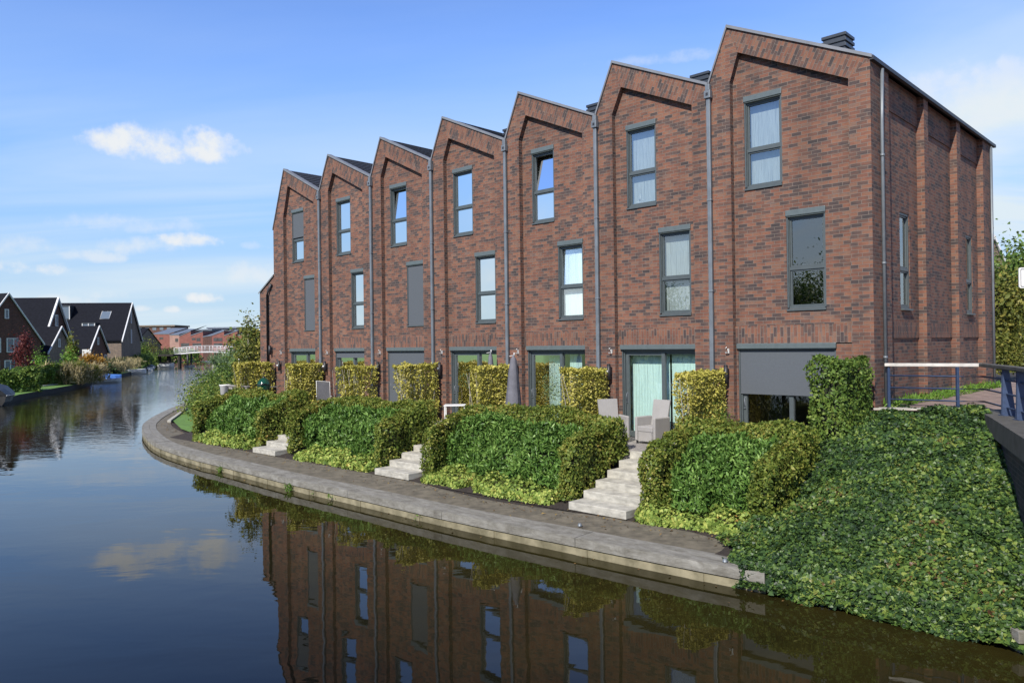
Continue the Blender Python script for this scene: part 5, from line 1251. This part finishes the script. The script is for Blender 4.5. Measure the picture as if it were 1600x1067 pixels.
for i, (px, D, s_, mt_, lab) in enumerate([(222, 162, (2.2, 2, 5.6), 'l_green', 'tall green bush beside the black barn house'), (238, 170, (2.4, 2, 6.2), 'l_olive', 'light green tree like bush right of the black barn house'), (130, 88, (1.2, 1, 1.6), 'l_red', 'low dark red bush left of the orange tree'), (92, 86, (1.4, 1.2, 2.0), 'l_dark', 'dark low bush between the carport and the bright small tree'), (256, 168, (2, 2, 4.2), 'l_green', 'green bush behind the dark walkway'), (168, 92, (1.3, 1.2, 1.9), 'l_dark', 'dark bush right of the orange tree'), (3, 70, (2.4, 1.4, 1.9), 'l_dark', 'dark bush at the left edge before the patio doors')]):
    shrub('garden_bush', gr(px, D), s_, 1900, .28, M[mt_], lab, group='bushes on the left bank', seed=50 + i)
# low trees lining the horizon
for i, (px, D, w_, h) in enumerate([(228, 260, 5, 6), (300, 300, 6, 6.4), (345, 300, 6, 6), (395, 150, 5, 7.5), (412, 120, 4, 6.5)]):
    shrub('distant_tree', gr(px, D), (w_, w_, h), 1200, .8, M['l_green'], ['distant tree over the black barn house', 'distant tree behind the second red house', 'distant tree behind the right red houses', 'distant tree behind the young tree', 'distant tree close to the end of the brick row'][i], 'tree', 'distant trees', seed=70 + i)
jt = MB(); p = gr(66, 73, 0); q = gr(104, 78, 0)
for i in range(26):
    u = i / 26; x = p[0] + (q[0] - p[0]) * u; y = p[1] + (q[1] - p[1]) * u; jt.box(x, x + (q[0] - p[0]) / 27, y - 1.3, y + .6, .47, .53)
tag(jt.build('landing_stage', M['palewood']), 'low grey plank landing stage on the left bank', 'jetty')

# ================================================================= boats
def boat(c, Ln, wd, h, yaw, hull, cover, lab, ctop=.6, name='boat'):
    r = empty(name, c, lab, 'boat', 'boats moored on the left bank'); u = Vector((math.cos(yaw), math.sin(yaw), 0)); v = Vector((-u.y, u.x, 0)); C = Vector(c)
    def fn(a, b, z): return tuple(C + u * a + v * b + Vector((0, 0, z)))
    secs = [(-.5, .72, .0), (-.3, .95, 0), (0, 1., 0), (.25, .86, .05), (.42, .45, .12), (.5, .04, .2)]; m = MB(); rows = []
    for s, w_, rise in secs:
        rows.append([fn(s * Ln, k * wd / 2 * w_, z * h + rise * h) for k, z in ((-1, 1), (-.85, .4), (-.4, -.25), (.4, -.25), (.85, .4), (1, 1))])
    for a, b in zip(rows[:-1], rows[1:]):
        for j in range(5): m.poly([a[j], a[j + 1], b[j + 1], b[j]], raw=True)
    m.poly(rows[0], raw=True); m.build('hull', hull, r)
    gm = MB(); gm.tube([x[0] for x in rows], .04, 5); gm.tube([x[5] for x in rows], .04, 5); gm.build('gunwale', M['whiteframe'], r)
    k = MB(); rr = []
    for (s, w_, rise) in secs:
        if cover: rr.append([fn(s * Ln, b_ * wd / 2 * w_ * 1.03, h + rise * h + z * ctop * (1 - .5 * abs(s) * 1.6)) for b_, z in ((-1, -.12), (-1, .1), (-.55, .75), (0, 1.), (.55, .75), (1, .1), (1, -.12))])
        else: rr.append([fn(s * Ln, b_ * wd / 2 * w_ * .9, h * .55) for b_ in (-1, -.5, 0, .5, 1)])
    for a, b in zip(rr[:-1], rr[1:]):
        for j in range(len(a) - 1): k.poly([a[j], a[j + 1], b[j + 1], b[j]], raw=True, smooth=True)
    if cover: k.poly(rr[0], raw=True)
    ko = k.build('cover' if cover else 'floor', cover or M['hull_w'], r)
    if not cover:
        for s in (-.25, .1):
            t_ = MB(fn); t_.box(s * Ln - .12, s * Ln + .12, -wd * .42, wd * .42, h * .7, h * .78); t_.build('thwart', M['hull_w'], r)
    return r
p = G(6, 634, 0); boat((p[0] - 1.2, p[1] + 1.2, 0), 4.9, 2.0, .75, R(118), M['hull_d'], M['tarp_k'], 'boat under a black tarpaulin at the left edge', .8)
p = G(159, 598.5, 0); boat((p[0], p[1] + .6, 0), 4.2, 1.7, .45, R(60), M['hull_w'], M['tarp_b'], 'small boat under a bright blue tarpaulin', .62)
p = G(200, 585, 0); boat((p[0] + .6, p[1] + 1, .1), 3.2, 1.6, .6, R(30), M['hull_w'], None, 'open white boat beyond the blue covered one')
p = G(236, 578, 0); boat((p[0], p[1], 0), 3.0, 1.5, .6, R(110), M['hull_w'], M['tarp_k'], 'small white boat with dark cover near the dark bush', .4)
p = G(249, 575, 0); boat((p[0], p[1] + 3, 0), 3.2, 1.8, .8, R(20), M['hull_w'], M['tarp_k'], 'pale boat with dark cover farthest along the left bank', .35)

# ================================================================= right edge, beyond the end wall
R2 = lambda px, D, z=ZS: (ray(px, 560)[0] * D, D, z)
for i, (px, D, h, cr_, mt_, lab) in enumerate([(1565, 34, 3.9, (1.3, 1.3, 1.7), 'l_olive', 'leafy tree just right of the end wall, nearest of the trees there'), (1616, 46, 6.9, (2.2, 2.4, 2.5), 'l_green', 'large green tree behind the white road sign'), (1642, 52, 7.8, (3.2, 3.2, 3), 'l_green', 'tall green tree at the right edge'), (1572, 60, 7.2, (2.6, 2.6, 2.8), 'l_olive', 'tree partly behind the grey roof at the right')]):
    tree('street_tree', R2(px, D), h, cr_, [5200, 7000, 7000, 3500][i], [.17, .24, .26, .28][i], M[mt_], M['bark'], lab, group='trees at the right edge', trunk=.16, cz=.58, seed=80 + i, cl=30)
seg_hedge('street_hedge', R2(1554, 33), R2(1577, 32), 1.2, ZS, 1.4, 3600, .12, M['l_olive'], 'yellow green hedge beyond the railing', seed=90)
shrub('street_bush', R2(1566, 38), (1.4, 1.4, 3.8), 3500, .17, M['l_orange'] if False else M['l_olive'], 'bronze bush between the end wall and the low garden wall', seed=91)
gw = empty('garden_wall', R2(1592, 39), 'low brick garden wall with white top at the right edge', 'wall'); a = R2(1582, 39); b = R2(1680, 36)
m = MB(); m.box(a[0], b[0], 38.6, 38.9, ZS, E - .18); m.build('brickwork', M['brick'], gw); m = MB(); m.box(a[0] - .3, b[0], 38.5, 39.0, E - .18, E + .12); m.build('coping', M['white'], gw)
gable_house(W(1550, 370, 52), R(95), 1.05, 2.4, 6, ZS, (M['brick_brown'], M['roof_grey']), 'grey roofed house showing behind the far end of the end wall', verge=.25, group=None, wins=[(-.5, -4.2, .3, 1.3, 'x', 0)])
sg = empty('road_sign', (9.55, 13.9, ZS), 'white road sign with rounded corners cut by the right edge of the photo', 'sign')
sc_ = W(1611, 434, 14.2); m = MB()
def rr_(w_, h_, r_, y, z0):
    pts = []
    for (cx_, cz_, a0) in ((w_ - r_, h_ - r_, 0), (-w_ + r_, h_ - r_, 90), (-w_ + r_, -h_ + r_, 180), (w_ - r_, -h_ + r_, 270)):
        for k in range(5): a = R(a0 + k * 22.5); pts.append((sc_[0] + cx_ + r_ * math.cos(a), y, sc_[2] + cz_ + r_ * math.sin(a)))
    return pts
P0 = rr_(.22, .19, .035, 14.2, 0); P1 = rr_(.22, .19, .035, 14.22, 0)
m.poly(P0); m.poly(P1)
for i in range(len(P0)): j = (i + 1) % len(P0); m.poly([P0[i], P0[j], P1[j], P1[i]])
m.build('panel', M['white'], sg)
m = MB(); Q = rr_(.195, .165, .02, 14.194, 0); Q2 = rr_(.187, .157, .018, 14.194, 0)
for i in range(len(Q)): j = (i + 1) % len(Q); m.poly([Q[i], Q[j], Q2[j], Q2[i]])
m.build('border', M['blackpipe'], sg)
m = MB(); m.tube([(sc_[0] + .05, 14.25, ZS), (sc_[0] + .05, 14.25, sc_[2] + .3)], .03, 10); m.build('pole', M['zinc'], sg)
lp = empty('street_lamp', R2(1625, 34), 'street lamp with pale slanted lamp head among the trees at the right edge', 'lamp'); c = R2(1625, 34)
m = MB(); hd = W(1581, 462, 34); m.tube([c, (c[0], 34, hd[2] + .6)], [.07, .04], 8); m.build('pole', M['zinc'], lp)
m = MB(); m.tube([(c[0], 34, hd[2] + .55), W(1594, 459.5, 34)], .03, 6); m.build('arm', M['zinc'], lp)
m = MB(); q1 = W(1580, 463, 34); q2 = W(1592, 460, 34); m.tube([q1, tuple((np.array(q1) + np.array(q2)) / 2), q2], [.03, .09, .05], 10); m.build('lamp_head', M['white'], lp)

# trees on the near left bank: out of the picture but mirrored in the panes and the water
for i, (x, y, h) in enumerate([(-44, -2, 9), (-52, -14, 11), (-47, -26, 10), (-62, 6, 10)]):
    tree('bank_tree', (x, y, .42), h, (3.6, 3.6, 3.9), 15000, .24, M['l_green'], M['bark'], 'broad green tree on the opposite bank, seen only mirrored in the window panes', group='trees mirrored in the panes', trunk=.2, cz=.6, seed=100 + i, cl=22)

seg_hedge('bank_hedge', (-40, -34, 0), (-47, 12, 0), 3., .42, 3.2, 9000, .35, M['l_green'], 'tall hedge on the opposite bank, seen only mirrored in the window panes', group='hedges on the left bank', seed=15, lump=.3)
